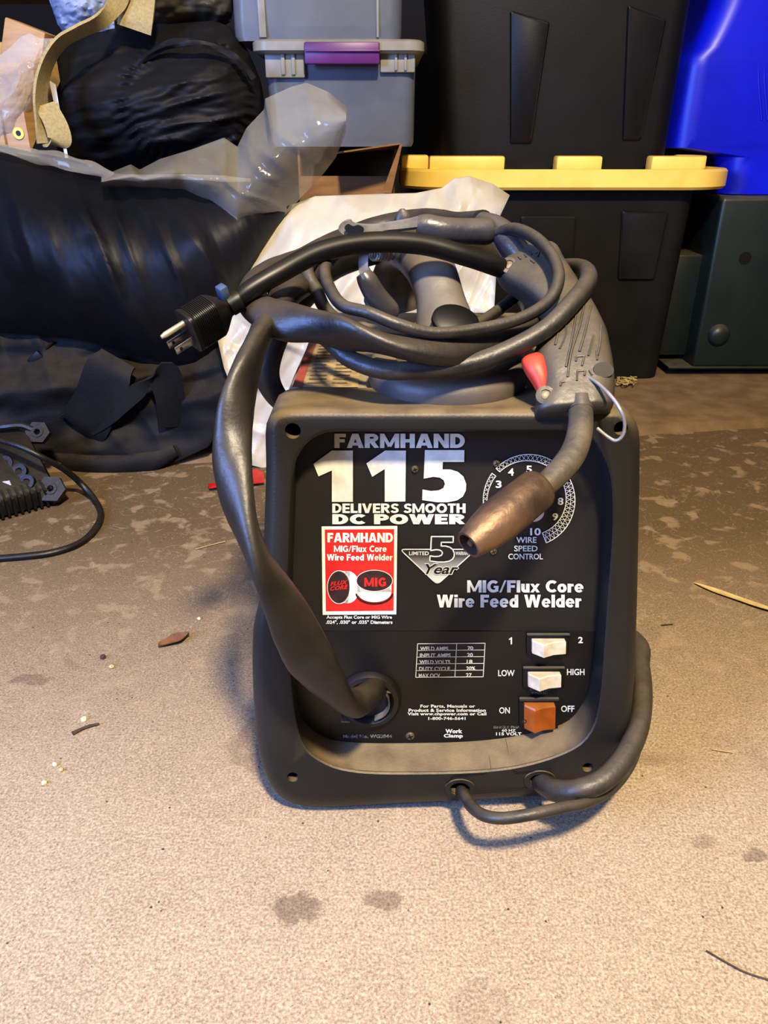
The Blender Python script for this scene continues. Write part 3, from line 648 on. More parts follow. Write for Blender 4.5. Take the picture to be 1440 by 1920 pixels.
# top: seam line, labels, collar and carry handle
ztop = P(845, 763, D0).z
zh = max(v.z for v in hr[2])
V1 = [Vector((x, y, zh+.0006)) for x, y in ((-.078, .635), (-.022, .635), (-.022, .80), (-.078, .80))]
lab = obj('warning_label', (V1, [[0, 1, 2, 3]]), mat('old_label', (168, 146, 104), (128, 110, 80), .6, 120), W, smooth=False, label='faded tan warning label')
obj('label_stripe', ([Vector((x, y, zh+.0010)) for x, y in ((-.078, .635), (-.070, .635), (-.070, .80), (-.078, .80))], [[0, 1, 2, 3]]), mat('faded_red', (150, 70, 54), (130, 70, 54), .6, 90), lab, smooth=False)
g = []
for k in range(13):
    y = .645+k*.0118
    for x0, x1 in ((-.066, -.048), (-.045, -.026)):
        w = (x1-x0)*(.65+.35*random.random()); g.append(([Vector((x, yy, zh+.0012)) for x, yy in ((x0, y), (x0+w, y), (x0+w, y+.003), (x0, y+.003))], [[0, 1, 2, 3]]))
obj('label_print', join(*g), mat('faded_print', (92, 78, 58), (130, 112, 84), .7, 300), lab, smooth=False)
cc = Vector((P(838, 740, .63).x, .636, zh+.004))
obj('cable_collar', lathe([(.064, -.001), (.0665, .005), (.0665, .014), (.064, .021), (.060, .024), (.044, .024), (.038, .016)], cc, Vector((0, -.10, 1)), 56), 'handle', W)
# handle: arched grip, front leg flaring onto the collar
hs = [(842, 668, .645, 72, .7), (838, 640, .650, 66, .7), (834, 610, .657, 56, .7), (826, 565, .672, 46, .75), (813, 520, .690, 45, .8), (797, 492, .720, 45, .8), (775, 479, .765, 38, .8), (755, 475, .82, 34, .8), (745, 490, .87, 36, .8), (742, 530, .90, 50, .8), (742, 560, .91, 60, .8)]
pts = [P(a, b, Y) for a, b, Y, h, f in hs]
hd = obj('carry_handle', tube(pts, [pr(p, h[3]) for p, h in zip(pts, hs)], per=8, n=28, flat=[h[4] for h in hs], sq=.85), 'handle', W)
p = P(855, 600, .612)
obj('handle_plug', lathe([(.0165, -.004), (.0165, .0), (.014, .002)], P(855, 600, .630), Vector((.2, -.6, .8)), 28, 1.2), 'black', hd)

# ------------------------------------------------------------------ WELDING GUN with its hose
Gn = thing('welding_gun', 'dusty grey welding gun with red trigger and copper nozzle draped over right side of welder', 'welding gun', tuple(P(1080, 700, .58)))
pairs = [((940, 498), (985, 462), .70, .010), ((930, 512), (1038, 462), .690, .016), ((942, 535), (1058, 492), .672, .018), ((975, 556), (1082, 530), .652, .019), ((1008, 585), (1106, 566), .632, .019), ((1016, 610), (1122, 595), .617, .019),
         ((1010, 640), (1136, 625), .602, .019), ((1000, 668), (1143, 655), .590, .019), ((1006, 700), (1149, 690), .577, .019), ((1012, 735), (1151, 725), .565, .019), ((1003, 760), (1150, 750), .556, .018), ((1004, 776), (1148, 765), .550, .016), ((1015, 783), (1140, 774), .548, .010)]
def gring(L, R, Y, th, n=36, e=.55):
    a = P(L[0], L[1], Y); b = P(R[0], R[1], Y); c = (a+b)/2; h = (b-a)/2; nn = Vector((-.12, -.8, .6)).normalized()
    out = []
    for k in range(n):
        t = 2*PI*k/n; ca, sa = math.cos(t), math.sin(t); out.append(c+h*math.copysign(abs(ca)**e, ca)+nn*th*math.copysign(abs(sa)**.75, sa))
    return out
def interp_pairs(pairs, per=4):
    Ls = smooth_path([Vector((p[0][0], p[0][1], p[2])) for p in pairs], per); Rs = smooth_path([Vector((p[1][0], p[1][1], p[3])) for p in pairs], per)
    return [((l.x, l.y), (r.x, r.y), l.z, r.z) for l, r in zip(Ls, Rs)]
ip = interp_pairs(pairs)
obj('gun_body', loft([gring(*p) for p in ip]), 'gun', Gn)
def gsurf(px, py, Yh):                                   # point on upper face of the gun near pixel
    best = None
    for L, R, Y, th in ip:
        for k in range(60):
            u = k/59; a = (L[0]+(R[0]-L[0])*u, L[1]+(R[1]-L[1])*u); ca = abs(2*u-1)**(1/.55); s = math.sqrt(max(0, 1-ca*ca))
            nn = Vector((-.12, -.8, .6)).normalized(); p = P(a[0], a[1], Y)+nn*th*s**.75
            r = p-CAM; zz = r.dot(fw); x = 720+r.x/zz*F; y = 960-r.dot(up)/zz*F; d = (x-px)**2+(y-py)**2
            if best is None or d < best[0]: best = (d, p)
    return best[1]
gn = Vector((-.12, -.8, .6)).normalized()
# grip ridges following the body curve
rl = [[(1098, 560), (1085, 610), (1070, 660), (1065, 705)], [(1108, 575), (1098, 620), (1086, 660)], [(1118, 590), (1112, 630), (1102, 665)], [(1040, 600), (1046, 620), (1040, 645)], [(1058, 590), (1062, 620), (1050, 655)], [(1082, 575), (1076, 620), (1062, 690)], [(1126, 612), (1126, 640), (1120, 668)]]
for r in rl:
    obj('grip_ridge', tube([gsurf(x, y, 0)+gn*.0003 for x, y in r], .0009, per=4, n=6), 'gun', Gn)
# raised maker marks (worn, block shaped) near the lower end
g = []
for a, b in (((1080, 668), (1096, 668)), ((1080, 668), (1080, 682)), ((1096, 672), (1092, 690)), ((1083, 692), (1098, 692)), ((1098, 692), (1096, 706)), ((1084, 700), (1082, 714)), ((1118, 660), (1120, 676)), ((1052, 716), (1060, 718)), ((1052, 716), (1050, 722)), ((1104, 690), (1110, 700))):
    g.append(tube([gsurf(*a, 0)+gn*.0004, gsurf(*b, 0)+gn*.0004], .0008, per=2, n=6))
obj('raised_marking', join(*g), 'gun', Gn)
g = []
for a, b in (((972, 482), (978, 487)), ((984, 478), (988, 486)), ((992, 474), (998, 482)), ((1002, 474), (1012, 474)), ((1012, 474), (1008, 484)), ((995, 490), (1002, 494)), ((1018, 472), (1024, 484))):
    g.append(tube([gsurf(*a, 0)+gn*.0004, gsurf(*b, 0)+gn*.0004], .0007, per=2, n=6))
obj('raised_marking', join(*g), 'gun', Gn)
for x, y in ((955, 497), (1023, 742)):
    s = gsurf(x, y, 0); obj('screw_recess', annulus([(.0042, -.002), (.0042, .0012), (.0072, .0006), (.0072, -.003)], s, gn, 28), 'gun', Gn); obj('screw_well', lathe([(.0045, -.001), (.0045, .0004)], s, gn, 20), 'black', Gn)
    sc = obj('screw', lathe([(.0034, 0), (.0034, .0008), (.002, .0012)], s, gn, 18), 'screw', Gn)
s = gsurf(1131, 698, 0); obj('body_hole', lathe([(.0060, -.003), (.0060, .0006)], s+gn*.0005, gn+Vector((.2, 0, 0)), 24, 1.3), 'black', Gn)
trg = [((984, 670), (1012, 664), .583, .006), ((977, 677), (1020, 670), .578, .0085), ((984, 696), (1025, 688), .570, .009), ((998, 718), (1028, 710), .564, .0085), ((1008, 736), (1026, 730), .559, .006)]
obj('trigger', loft([gring(*p, n=20, e=.8) for p in interp_pairs(trg)]), 'trigger', Gn, label='red trigger')
pts = [P(1086, 752, .548), P(1088, 772, .540)]
obj('neck_collar', tube(pts, [pr(pts[0], 27), pr(pts[1], 25)], per=3, n=24), 'gun', Gn)
nk = [(1087, 755, .548, 22), (1089, 790, .530, 23), (1084, 825, .515, 24), (1070, 858, .502, 25), (1045, 888, .490, 24), (1015, 915, .480, 22), (990, 935, .474, 20)]
obj('gooseneck', ptube(nk, n=24, wob=.04), 'neck', Gn, label='curved dusty gun neck')
a = P(1014, 912, .482); b = P(878, 1022, .440); ax = (b-a); L = ax.length; ax.normalize(); k1 = pr(a, 1); k2 = pr(b, 1)
prof = [(25*k1, -.001), (36*k1, .001), (40*k1, .004), (41*k1, L*.32), (41.5*k1, L*.34), (42*k1, L*.6), (39*k2, L*.78), (30*k2, L*.97), (28*k2, L), (23*k2, L), (22*k2, L-.012)]
nz_ = obj('nozzle', lathe(prof, a, ax, 40), 'brass', Gn, label='tarnished copper nozzle')
obj('nozzle_bore', lathe([(22.5*k2, L-.010), (22.5*k2, L-.009)], a, ax, 32), 'black', nz_)
obj('contact_tip', lathe([(9*k2, L-.012), (9*k2, L-.004), (6*k2, L-.001), (3*k2, L-.001)], a, ax, 20), 'brass', nz_)
obj('hanger_loop', tube([P(*q_) for q_ in ((1097, 704, .555), (1120, 718, .545), (1145, 742, .532), (1163, 768, .522), (1171, 792, .520), (1168, 815, .522), (1155, 826, .524), (1138, 818, .528), (1120, 803, .534))], .0013, per=8, n=10), 'steel', Gn, label='thin steel wire loop')
# rear boot and hose
boot = [(985, 490, .69, 30), (962, 462, .70, 28), (945, 440, .71, 25), (925, 425, .72, 22), (905, 418, .735, 20)]
obj('rear_boot', ptube(boot, n=20), 'sleeve', Gn)
hose = [(905, 418, .735, 24), (860, 425, .79, 26), (800, 418, .85, 26), (720, 430, .87, 26), (640, 458, .84, 27), (570, 492, .78, 27), (515, 512, .71, 27), (478, 536, .655, 26), (478, 572, .615, 32), (530, 600, .588, 38), (592, 612, .575, 32), (655, 628, .562, 40), (725, 645, .556, 38), (800, 655, .56, 37), (880, 655, .575, 34), (950, 640, .60, 32), (1000, 610, .65, 30), (1005, 570, .72, 30),
        (960, 500, .80, 30), (880, 460, .87, 30), (780, 450, .90, 30), (680, 470, .86, 31), (605, 500, .78, 33), (545, 545, .68, 36), (498, 610, .60, 40), (468, 680, .555, 42), (447, 750, .53, 38), (437, 815, .515, 36), (436, 880, .50, 40), (450, 960, .487, 46), (484, 1045, .475, 46), (523, 1120, .470, 45), (560, 1195, .470, 46), (598, 1262, .476, 45), (632, 1304, .488, 40), (664, 1318, .503, 30), (692, 1302, .525, 25), (702, 1292, .545, 22)]
pts = [P(a_, b_, Y) for a_, b_, Y, h in hose]; rads = [pr(p, h[3]*1.0) for p, h in zip(pts, hose)]
flt = [1]*8+[.7, .52, .55, .5, .55, .65, .7, .8, 1, 1]+[1]*5+[.7, .58, .55, .55, .55, .55, .52, .5, .52, .52, .55, .6, .7, .9, 1, 1]
flt = (flt+[1]*40)[:len(pts)]
obj('hose', tube(pts, rads, per=10, n=24, flat=flt, twist=0.62, wob=.06, seed=3), 'rubber', Gn)

# ------------------------------------------------------------------ POWER CORD with plug
cordp = [(445, 562, .600, 14), (470, 543, .605, 17), (520, 514, .615, 18), (600, 473, .635, 18.5), (690, 455, .65, 18.5), (790, 458, .66, 18.5), (880, 482, .665, 18), (950, 505, .68, 18), (1010, 520, .73, 17), (1020, 500, .80, 16), (960, 450, .87, 16), (860, 425, .91, 16), (740, 435, .92, 16), (640, 474, .87, 16), (565, 512, .78, 15), (515, 555, .68, 14), (522, 596, .625, 13), (565, 612, .605, 13), (612, 636, .590, 15), (655, 672, .575, 17), (720, 694, .562, 17.5), (800, 692, .560, 17.5),
         (880, 682, .565, 17.5), (955, 655, .572, 18), (1025, 615, .582, 18), (1075, 565, .60, 18), (1103, 525, .625, 17), (1092, 502, .655, 15), (1050, 500, .69, 14), (1000, 505, .74, 14)]
PC = obj('power_cord', ptube(cordp, n=16, per=9), 'greycord', W)
obj('cable_black', ptube([(440, 566, .5985, 15)]+[(a_, b_, Y-.0002, h+.9) for a_, b_, Y, h in cordp[:9]], n=16, per=9), 'cord', PC, label='glossy black stretch of cord')
lo = [(1008, 1462, .531, 17), (1018, 1470, .512, 19), (1042, 1482, .492, 21), (1082, 1482, .480, 21), (1132, 1462, .485, 21), (1172, 1418, .505, 21), (1197, 1362, .535, 20), (1204, 1305, .57, 19), (1200, 1250, .61, 18), (1189, 1200, .66, 17)]
obj('cable_lower', ptube(lo, n=16, tail=((.225, .76, .075), (.235, .86, .02), (.20, .98, .010), (.10, 1.02, .010), (.06, .97, .03))), 'greycord', PC, label='cord leaving front right of the welder')
plA = P(437, 568, .600); plB = P(352, 622, .575); ax = (plB-plA).normalized(); LL = (plB-plA).length; k_ = pr(plA, 1)
Rp = frame(ax, (0, -.35, 1))
def srect(w, h, t, e=.5, n=32):
    return [plA+Rp @ Vector((w*math.copysign(abs(math.cos(2*PI*k/n))**e, math.cos(2*PI*k/n)), h*math.copysign(abs(math.sin(2*PI*k/n))**e, math.sin(2*PI*k/n)), t)) for k in range(n)]
sec = [srect(16*k_, 15*k_, -.002), srect(17*k_, 16*k_, LL*.15), srect(22*k_, 20*k_, LL*.22)]
sec += [srect(34*k_, 28*k_, LL*.36), srect(38*k_, 30*k_, LL*.42)]
for k in range(13):
    t = LL*(.45+.034*k); sec += [srect(39*k_, 31*k_, t), srect(39*k_, 31*k_, t+LL*.018), srect(36.5*k_, 29*k_, t+LL*.022), srect(36.5*k_, 29*k_, t+LL*.03)]
sec += [srect(39*k_, 31*k_, LL*.93), srect(39*k_, 31*k_, LL*.99), srect(36*k_, 28*k_, LL)]
plug = obj('plug', loft(sec), 'cord', PC, autosm=30)
ux = Rp @ Vector((1, 0, 0)); uy = Rp @ Vector((0, 1, 0)); end = plA+ax*LL
obj('ground_pin', lathe([(5.5*k_, -.002), (5.5*k_, .017), (3.5*k_, .0205)], end+ux*20*k_, ax, 16), 'pin', PC, label='pale round ground pin')
for s in (-1, 1):
    c = end-ux*12*k_+uy*s*13*k_
    bl = obj('plug_blade', rbox(c+ax*.0075, (16*k_, 3.2*k_, .018), .0003, Rp), 'blade', PC)
    obj('blade_hole', lathe([(3*k_, -.0012), (3*k_, .0012)], c+ax*.012, uy, 14), 'black', PC)
obj('cord_clip', rbox(P(418, 549, .592), (.012, .008, .007), .0012, Rp), 'greyclip', PC, label='pale blue cord clip')
obj('strain_relief', ptube([(452, 560, .600, 20), (443, 565, .599, 21), (430, 573, .597, 21)], n=16), 'cord', PC)

# ------------------------------------------------------------------ GROUND CLAMP
GC = thing('ground_clamp', 'steel work clamp with dark grip sleeves lying among coiled cables on the welder', 'clamp', tuple(P(760, 440, .72)))
def plate(pts, Y0, Y1, th=.0025):                       # flat jaw from pixel outline, depth running left to right
    xs = [p[0] for p in pts]; x0, x1 = min(xs), max(xs)
    a = [P(x, y, Y0+(Y1-Y0)*(x-x0)/(x1-x0)) for x, y in pts]; b = [p+Vector((0, th, 0)) for p in a]
    return loft([a, b])
jaw = [(634, 430), (640, 419), (655, 413), (665, 420), (700, 422), (760, 413), (800, 405), (800, 421), (760, 428), (722, 432), (700, 440), (670, 446), (655, 447), (645, 441)]
obj('upper_jaw', plate(closed_resample(jaw, 60), .66, .70, .012), 'steel', GC)
g = [plate(closed_resample([(646, 428), (652, 420), (662, 424), (672, 422), (682, 428), (680, 436), (668, 438), (656, 440)], 36), .6585, .6585, .001)]
obj('jaw_slot', join(*g), 'black', GC)
jaw2 = [(662, 445), (682, 452), (690, 475), (690, 500), (696, 512), (676, 516), (672, 498), (672, 478), (662, 458)]
obj('lower_jaw', plate(closed_resample(jaw2, 50), .655, .650, .009), 'steel', GC)
obj('grip_sleeve', ptube([(782, 424, .700, 19), (800, 426, .70, 23), (830, 431, .70, 23), (870, 434, .705, 24), (905, 434, .71, 25), (915, 433, .712, 24)], n=24, wob=.06), 'sleeve', GC, label='glossy dark sleeve on the upper grip')
obj('sleeve_bore', ptube([(913, 433, .711, 19), (920, 433, .7115, 18)], n=20), 'black', GC)
obj('grip_sleeve', ptube([(680, 512, .650, 14), (688, 525, .650, 19), (705, 555, .650, 21), (728, 582, .652, 21), (736, 590, .654, 17)], n=24, wob=.06), 'sleeve', GC)
sp = [P(700+9*math.cos(t*.9)+t*.7, 478+10*math.sin(t*.9), .70+.0006*t) for t in range(0, 44)]
obj('spring', tube(sp, .0012, per=2, n=8), 'steel', GC)
obj('wing_tip', ptube([(757, 424, .74, 19), (756, 408, .74, 16), (755, 396, .74, 9), (755, 391, .74, 3)], n=16, flat=.5), 'gun', GC)
cb = [(912, 434, .709, 9), (935, 436, .705, 11), (965, 430, .69, 12), (1003, 446, .665, 12), (1036, 482, .64, 12), (1047, 525, .615, 12), (1025, 568, .597, 12), (968, 600, .580, 11.5), (890, 618, .566, 11.5), (810, 624, .556, 11.5), (745, 608, .553, 12), (690, 586, .558, 12), (645, 574, .57, 12), (622, 548, .59, 12), (609, 512, .62, 11.5), (618, 490, .65, 11), (650, 462, .70, 11), (720, 450, .78, 11), (800, 440, .84, 11), (880, 440, .88, 11), (950, 470, .84, 11), (980, 530, .76, 11),
      (930, 585, .68, 11), (820, 640, .61, 11), (700, 640, .615, 11), (620, 590, .65, 12), (593, 545, .68, 13), (576, 505, .70, 13), (600, 470, .76, 13)]
obj('cable', ptube(cb, n=14), 'greycord', GC)
obj('cable_lower', ptube([(862, 1476, .532, 10), (868, 1488, .505, 11), (884, 1512, .478, 11.5), (908, 1529, .460, 11.5), (945, 1534, .452, 11.5), (1000, 1526, .452, 11.5), (1055, 1514, .460, 11), (1100, 1505, .470, 10), (1150, 1478, .500, 9), (1190, 1420, .54, 8), (1205, 1340, .59, 8), (1200, 1270, .64, 8)], n=14, tail=((.24, .76, .06), (.25, .86, .015), (.22, 1.0, .006), (.12, 1.04, .006), (.05, .97, .03))), 'greycord', GC, label='thin cable leaving the front of the welder')
# extra dark hose loop hanging behind the left of the housing is part of the gun hose
obj('hose_loop', ptube([(600, 520, .80, 24), (545, 580, .74, 26), (512, 640, .70, 26), (500, 700, .69, 24), (520, 745, .70, 20), (545, 760, .74, 18)], n=18), 'rubber', Gn)

# ------------------------------------------------------------------ BACKGROUND
# black tote with yellow lid
def tote(name, label, xl0, xr0, yb, xl1, xr1, yt, Yb, Yt, dep, m, ribs, zb=None):
    a0 = P(xl0, yb, Yb); a1 = P(xr0, yb, Yb); b0 = P(xl1, yt, Yt); b1 = P(xr1, yt, Yt)
    z0 = zb if zb is not None else a0.z; z1 = b0.z
    T = thing(name, label, 'tote', ((a0.x+a1.x)/2, Yb+dep/2, z0)); rings = []
    for k in range(9):
        t = k/8; x0 = a0.x+(b0.x-a0.x)*t; x1 = a1.x+(b1.x-a1.x)*t; y0 = Yb+(Yt-Yb)*t
        rings.append(rrect(x0, x1, y0, Yb+dep+(Yb-Yt)*t*.6, .045, z0+(z1-z0)*t))
    rings.insert(0, [Vector((c.x, c.y, z0)) for c in shrink(rings[0], .96)])
    obj('tub', loft(rings), m, T)
    for (p0, p1, p2, p3) in ribs:                        # raised tapering panels: top-left, top-right, bottom-right, bottom-left (px)
        def fr(px, py, off):
            Y = Yt
            for _ in range(8):
                z = P(px, py, Y).z; Y = Yb+(Yt-Yb)*(z-z0)/(z1-z0)
            return P(px, py, Y)+Vector((0, -off, 0))
        rr_ = [Vector(p) for p in rc([p0, p1, p2, p3], 5)]
        c = sum(rr_, Vector((0, 0)))/len(rr_)
        r0 = [fr(v.x, v.y, -.003) for v in rr_]; r1 = [fr(v.x, v.y, .005) for v in rr_]; r2 = [fr(c.x+(v.x-c.x)*.93, c.y+(v.y-c.y)*.97, .008) for v in rr_]
        obj('rib', loft([r0, r1, r2]), m, T)
    return T
T1 = tote('storage_tote', 'black storage tote with yellow lid standing on the ledge behind welder', 905, 1238, 708, 800, 1314, 345, 1.90, 1.86, .40, 'totedust',
          [((975, 405), (1080, 405), (1068, 600), (985, 600)), ((1165, 395), (1252, 398), (1225, 524), (1158, 524))], zb=.018)
zl = P(950, 357, 1.82).z; zt_ = P(950, 318, 1.82).z; xl = P(750, 330, 1.90).x; xr_ = P(1372, 330, 1.90).x
def lid_rings(x0, x1, y0, y1, r): return [rrect(x0+.006, x1-.006, y0+.006, y1-.006, r-.005, zl, 10), rrect(x0, x1, y0, y1, r, zl+.006, 10), rrect(x0, x1, y0, y1, r, zt_-.005, 10), rrect(x0+.005, x1-.005, y0+.005, y1-.005, r-.005, zt_, 10), rrect(x0+.02, x1-.02, y0+.02, y1-.02, r-.02, zt_, 10), rrect(x0+.03, x1-.03, y0+.03, y1-.03, r-.03, zt_-.012, 10)]
ld = obj('lid', loft(lid_rings(xl, xr_, 1.82, 2.30, .13)), 'yellow', T1, label='yellow snap-on lid')
for x0, x1 in ((805, 947), (1044, 1130), (1222, 1322)):
    a = P(x0, 310, 1.85); b = P(x1, 310, 1.85); obj('lid_tab', rbox(((a.x+b.x)/2, 1.875, zt_+.010), (b.x-a.x, .045, .032), .005), 'yellow', ld)
for x0, x1, Y in ((752, 804, 1.96), (1268, 1326, 1.99)):
    a = P(x0, 300, Y); b = P(x1, 300, Y); obj('lid_tab', rbox(((a.x+b.x)/2, Y+.03, zt_+.010), (b.x-a.x, .06, .032), .005), 'yellow', ld)
T2 = tote('storage_tote', 'large plain black tote stacked on the yellow lid', 830, 1254, 300, 806, 1326, -120, 1.93, 1.90, .36, 'tote',
          [((956, 20), (1030, 42), (996, 268), (956, 268)), ((1176, 10), (1248, 38), (1200, 262), (1166, 262))], zb=zt_-.006)
z2 = P(950, -120, 1.90).z
r_ = [rrect(P(800, -120, 1.9).x, P(1345, -120, 1.9).x, 1.86, 2.32, .06, z2-.005), rrect(P(800, -120, 1.9).x, P(1345, -120, 1.9).x, 1.86, 2.32, .06, z2+.03)]
obj('lid', loft(r_), 'tote', T2)
# green steel box
a = P(1296, 700, 1.92); bt = P(1296, 369, 1.92); x1 = P(1440, 500, 1.92).x+.25
GB = thing('metal_box', 'dark green sheet steel box with round bolt head beside the yellow lidded tote', 'metal box', ((a.x+x1)/2, 2.1, .018))
zb0, zb1 = .040, bt.z
obj('shell', rbox(((a.x+x1)/2, 2.09, (zb0+zb1)/2), (x1-a.x, .34, zb1-zb0), .010, seg=3), 'green', GB)
obj('side_bracket', rbox((a.x-.035, 2.12, (zb0+zb1)/2-.06), (.075, .28, (zb1-zb0)*.62), .004), 'green', GB)
obj('bottom_flange', rbox(((a.x+x1)/2-.03, 2.10, zb0-.001), (x1-a.x+.06, .36, .006), .002), 'green', GB)
for x in (a.x+.03, x1-.03): obj('foot', rbox((x, 2.1, .027), (.04, .28, .022), .003), 'black', GB)
p = P(1397, 484, 1.92); obj('round_hole', lathe([(.0145, -.002), (.0145, .0008)], (p.x, 1.9195, p.z), (0, -1, 0), 28), 'black', GB)
p = P(1347, 628, 1.92); obj('bolt_head', lathe([(.027, 0), (.025, .007), (.019, .013), (.010, .0165), (.002, .0175)], (p.x, 1.92, p.z), (0, -1, 0), 32), 'green', GB, label='domed bolt head')
# blue bin
Bb = thing('storage_bin', 'bright blue plastic bin standing on the green box at right edge', 'bin', (P(1400, 360, 2.0).x+.1, 2.2, zb1+.002))
zs = zb1+.002; xa = P(1335, 365, 1.96).x; rings = []
ea = P(1254, 300, 1.93); eb = P(1326, -120, 1.90); zk = P(1300, 105, 1.97).z
for k in range(31):
    z = zs+.60*k/30; x0 = xr_+.012 if z < zt_+.03 else ea.x+(eb.x-ea.x)*(z-(zt_-.006))/(eb.z-zt_)+.012
    if z > zk: x0 += .055*min(1, (z-zk)/.11)**.55
    rings.append(rrect(x0, xa+.60, 1.97, 2.40, .06, z, 8))
obj('tub', loft(rings), 'blue', Bb)
obj('rim', loft([rrect(xa+.11, xa+.64, 1.95, 2.44, .1, zs+.60), rrect(xa+.11, xa+.64, 1.95, 2.44, .1, zs+.64)]), 'blue', Bb)
for i, x in enumerate((1420, 1431)):
    obj('wall_rib', tube([P(x, 60, 1.975), P(x+2, 150, 1.972), P(x+8, 225, 1.970)], .003, per=3, n=8), 'blue', Bb)
# clear bins
def cbin(label, xl, xr, ytop, ybot, Y, dep, lid=True, ext=None):
    a0 = P(xl+14, ybot, Y); a1 = P(xr-4, ybot, Y); b0 = P(xl, ytop, Y-.01); b1 = P(xr, ytop, Y-.01)
    T = thing('clear_bin', label, 'storage bin', ((a0.x+a1.x)/2, Y+dep/2, a0.z), 'clear plastic bins stacked beside the black totes'); rings = []
    for k in range(7):
        t = k/6; rings.append(rrect(a0.x+(b0.x-a0.x)*t, a1.x+(b1.x-a1.x)*t, Y-.01*t, Y+dep+.01*t, .022, a0.z+(b0.z-a0.z)*t))
    rings.insert(0, shrink([q.copy() for q in rings[0]], .97)); [setattr(v, 'z', a0.z) for v in rings[0]]
    for v in rings[1]: v.z += .008
    obj('tub', loft(rings), 'clear', T)
    return T, a0, a1, b0, b1
CB, a0, a1, b0, b1 = cbin('clear plastic bin with white lid and purple latch, lower of the stacked pair', 494, 780, 100, 275, 1.70, .30)
zl1 = P(600, 100, 1.67).z; zl2 = P(600, 74, 1.67).z; lx0 = P(470, 90, 1.66).x; lx1 = P(797, 90, 1.66).x
lidc = obj('lid', loft([rrect(lx0+.006, lx1-.006, 1.664, 2.04, .03, zl1), rrect(lx0, lx1, 1.658, 2.05, .03, zl1+.004), rrect(lx0, lx1, 1.658, 2.05, .03, zl2-.004), rrect(lx0+.006, lx1-.006, 1.664, 2.044, .03, zl2)]), 'clear_lid', CB, label='frosted white lid')
def pbox(x0, x1, y0, y1, Y, th, b=.002):
    p = P(x0, y1, Y); q = P(x1, y0, Y); return rbox(((p.x+q.x)/2, Y+th/2, (p.z+q.z)/2), (q.x-p.x, th, q.z-p.z), b)
lt = obj('latch', pbox(571, 712, 78, 120, 1.650, .016, .003), 'purple', CB, label='purple latch handle')
obj('latch_fold', pbox(571, 712, 93, 97, 1.645, .004, .001), 'purple', lt)
for x0, x1 in ((498, 570), (713, 779)):
    t = obj('corner_bracket', pbox(x0, x1, 96, 146 if x0 < 600 else 136, 1.680, .012, .003), 'clear_lid', CB)
    for f in (.45, .72): obj('bracket_rib', pbox(x0+(x1-x0)*f-2.5, x0+(x1-x0)*f+2.5, 100, 140 if x0 < 600 else 132, 1.675, .006, .001), 'clear_lid', t)
g = pbox(515, 765, 150, 262, 1.76, .18, .02); obj('bin_contents', g, mat('bin_contents', (120, 122, 126), (96, 98, 104), .6, 9), CB)
g = [P(645, 268, 1.70), P(690, 268, 1.695), P(730, 255, 1.692), P(750, 235, 1.695)]
CB2, c0, c1, d0, d1 = cbin('clear plastic bin, upper of the stacked pair touching the top edge', 424, 757, -140, 77, 1.69, .30)
for x in (488, 708): obj('tub_rib', pbox(x-2, x+2, -100, 70, 1.682, .006, .001), 'clear_lid', CB2)
obj('bin_contents', pbox(450, 740, -100, 55, 1.75, .18, .02), 'clear_lid', CB2)
obj('lid', loft([rrect(P(410, -150, 1.68).x, P(775, -150, 1.68).x, 1.66, 2.04, .03, P(500, -140, 1.67).z), rrect(P(410, -150, 1.68).x, P(775, -150, 1.68).x, 1.66, 2.04, .03, P(500, -165, 1.67).z)]), 'clear_lid', CB2)
# cardboard boxes
zc_ = a0.z-.002
x0 = P(560, 300, 1.72).x; x1 = P(738, 300, 1.72).x
CX = thing('cardboard_box', 'open brown cardboard box under the clear bins', 'box', ((x0+x1)/2, 1.88, .018))
zf = P(600, 330, 1.72).z
for g_, nm in ((rbox(((x0+x1)/2, 1.722, (zf+.018)/2), (x1-x0, .005, zf-.018), .001), 'front_panel'), (rbox(((x0+x1)/2, 2.02, (zc_+.018)/2), (x1-x0, .005, zc_-.018), .001), 'rear_panel'),
              (rbox((x0, 1.872, (zc_+.018)/2), (.005, .296, zc_-.018), .001), 'side_panel'), (rbox((x1, 1.872, (zc_+.018)/2), (.005, .296, zc_-.018), .001), 'side_panel'), (rbox(((x0+x1)/2, 1.872, .022), (x1-x0, .29, .005), .001), 'bottom_panel')):
    obj(nm, g_, 'card', CX)
obj('open_flap', loft([[P(645, 283, 1.60), P(750, 268, 1.62), P(748, 275, 1.72), P(630, 285, 1.72)], [P(645, 286, 1.60), P(750, 271, 1.62), P(748, 279, 1.72), P(630, 289, 1.72)]]), 'card', CX, smooth=False)
obj('open_flap', loft([[P(750, 270, 1.62), P(754, 272, 1.62), P(734, 362, 1.62), P(716, 362, 1.62)], [P(748, 272, 1.72), P(752, 274, 1.72), P(736, 360, 1.72), P(722, 360, 1.72)]]), 'card', CX, smooth=False)

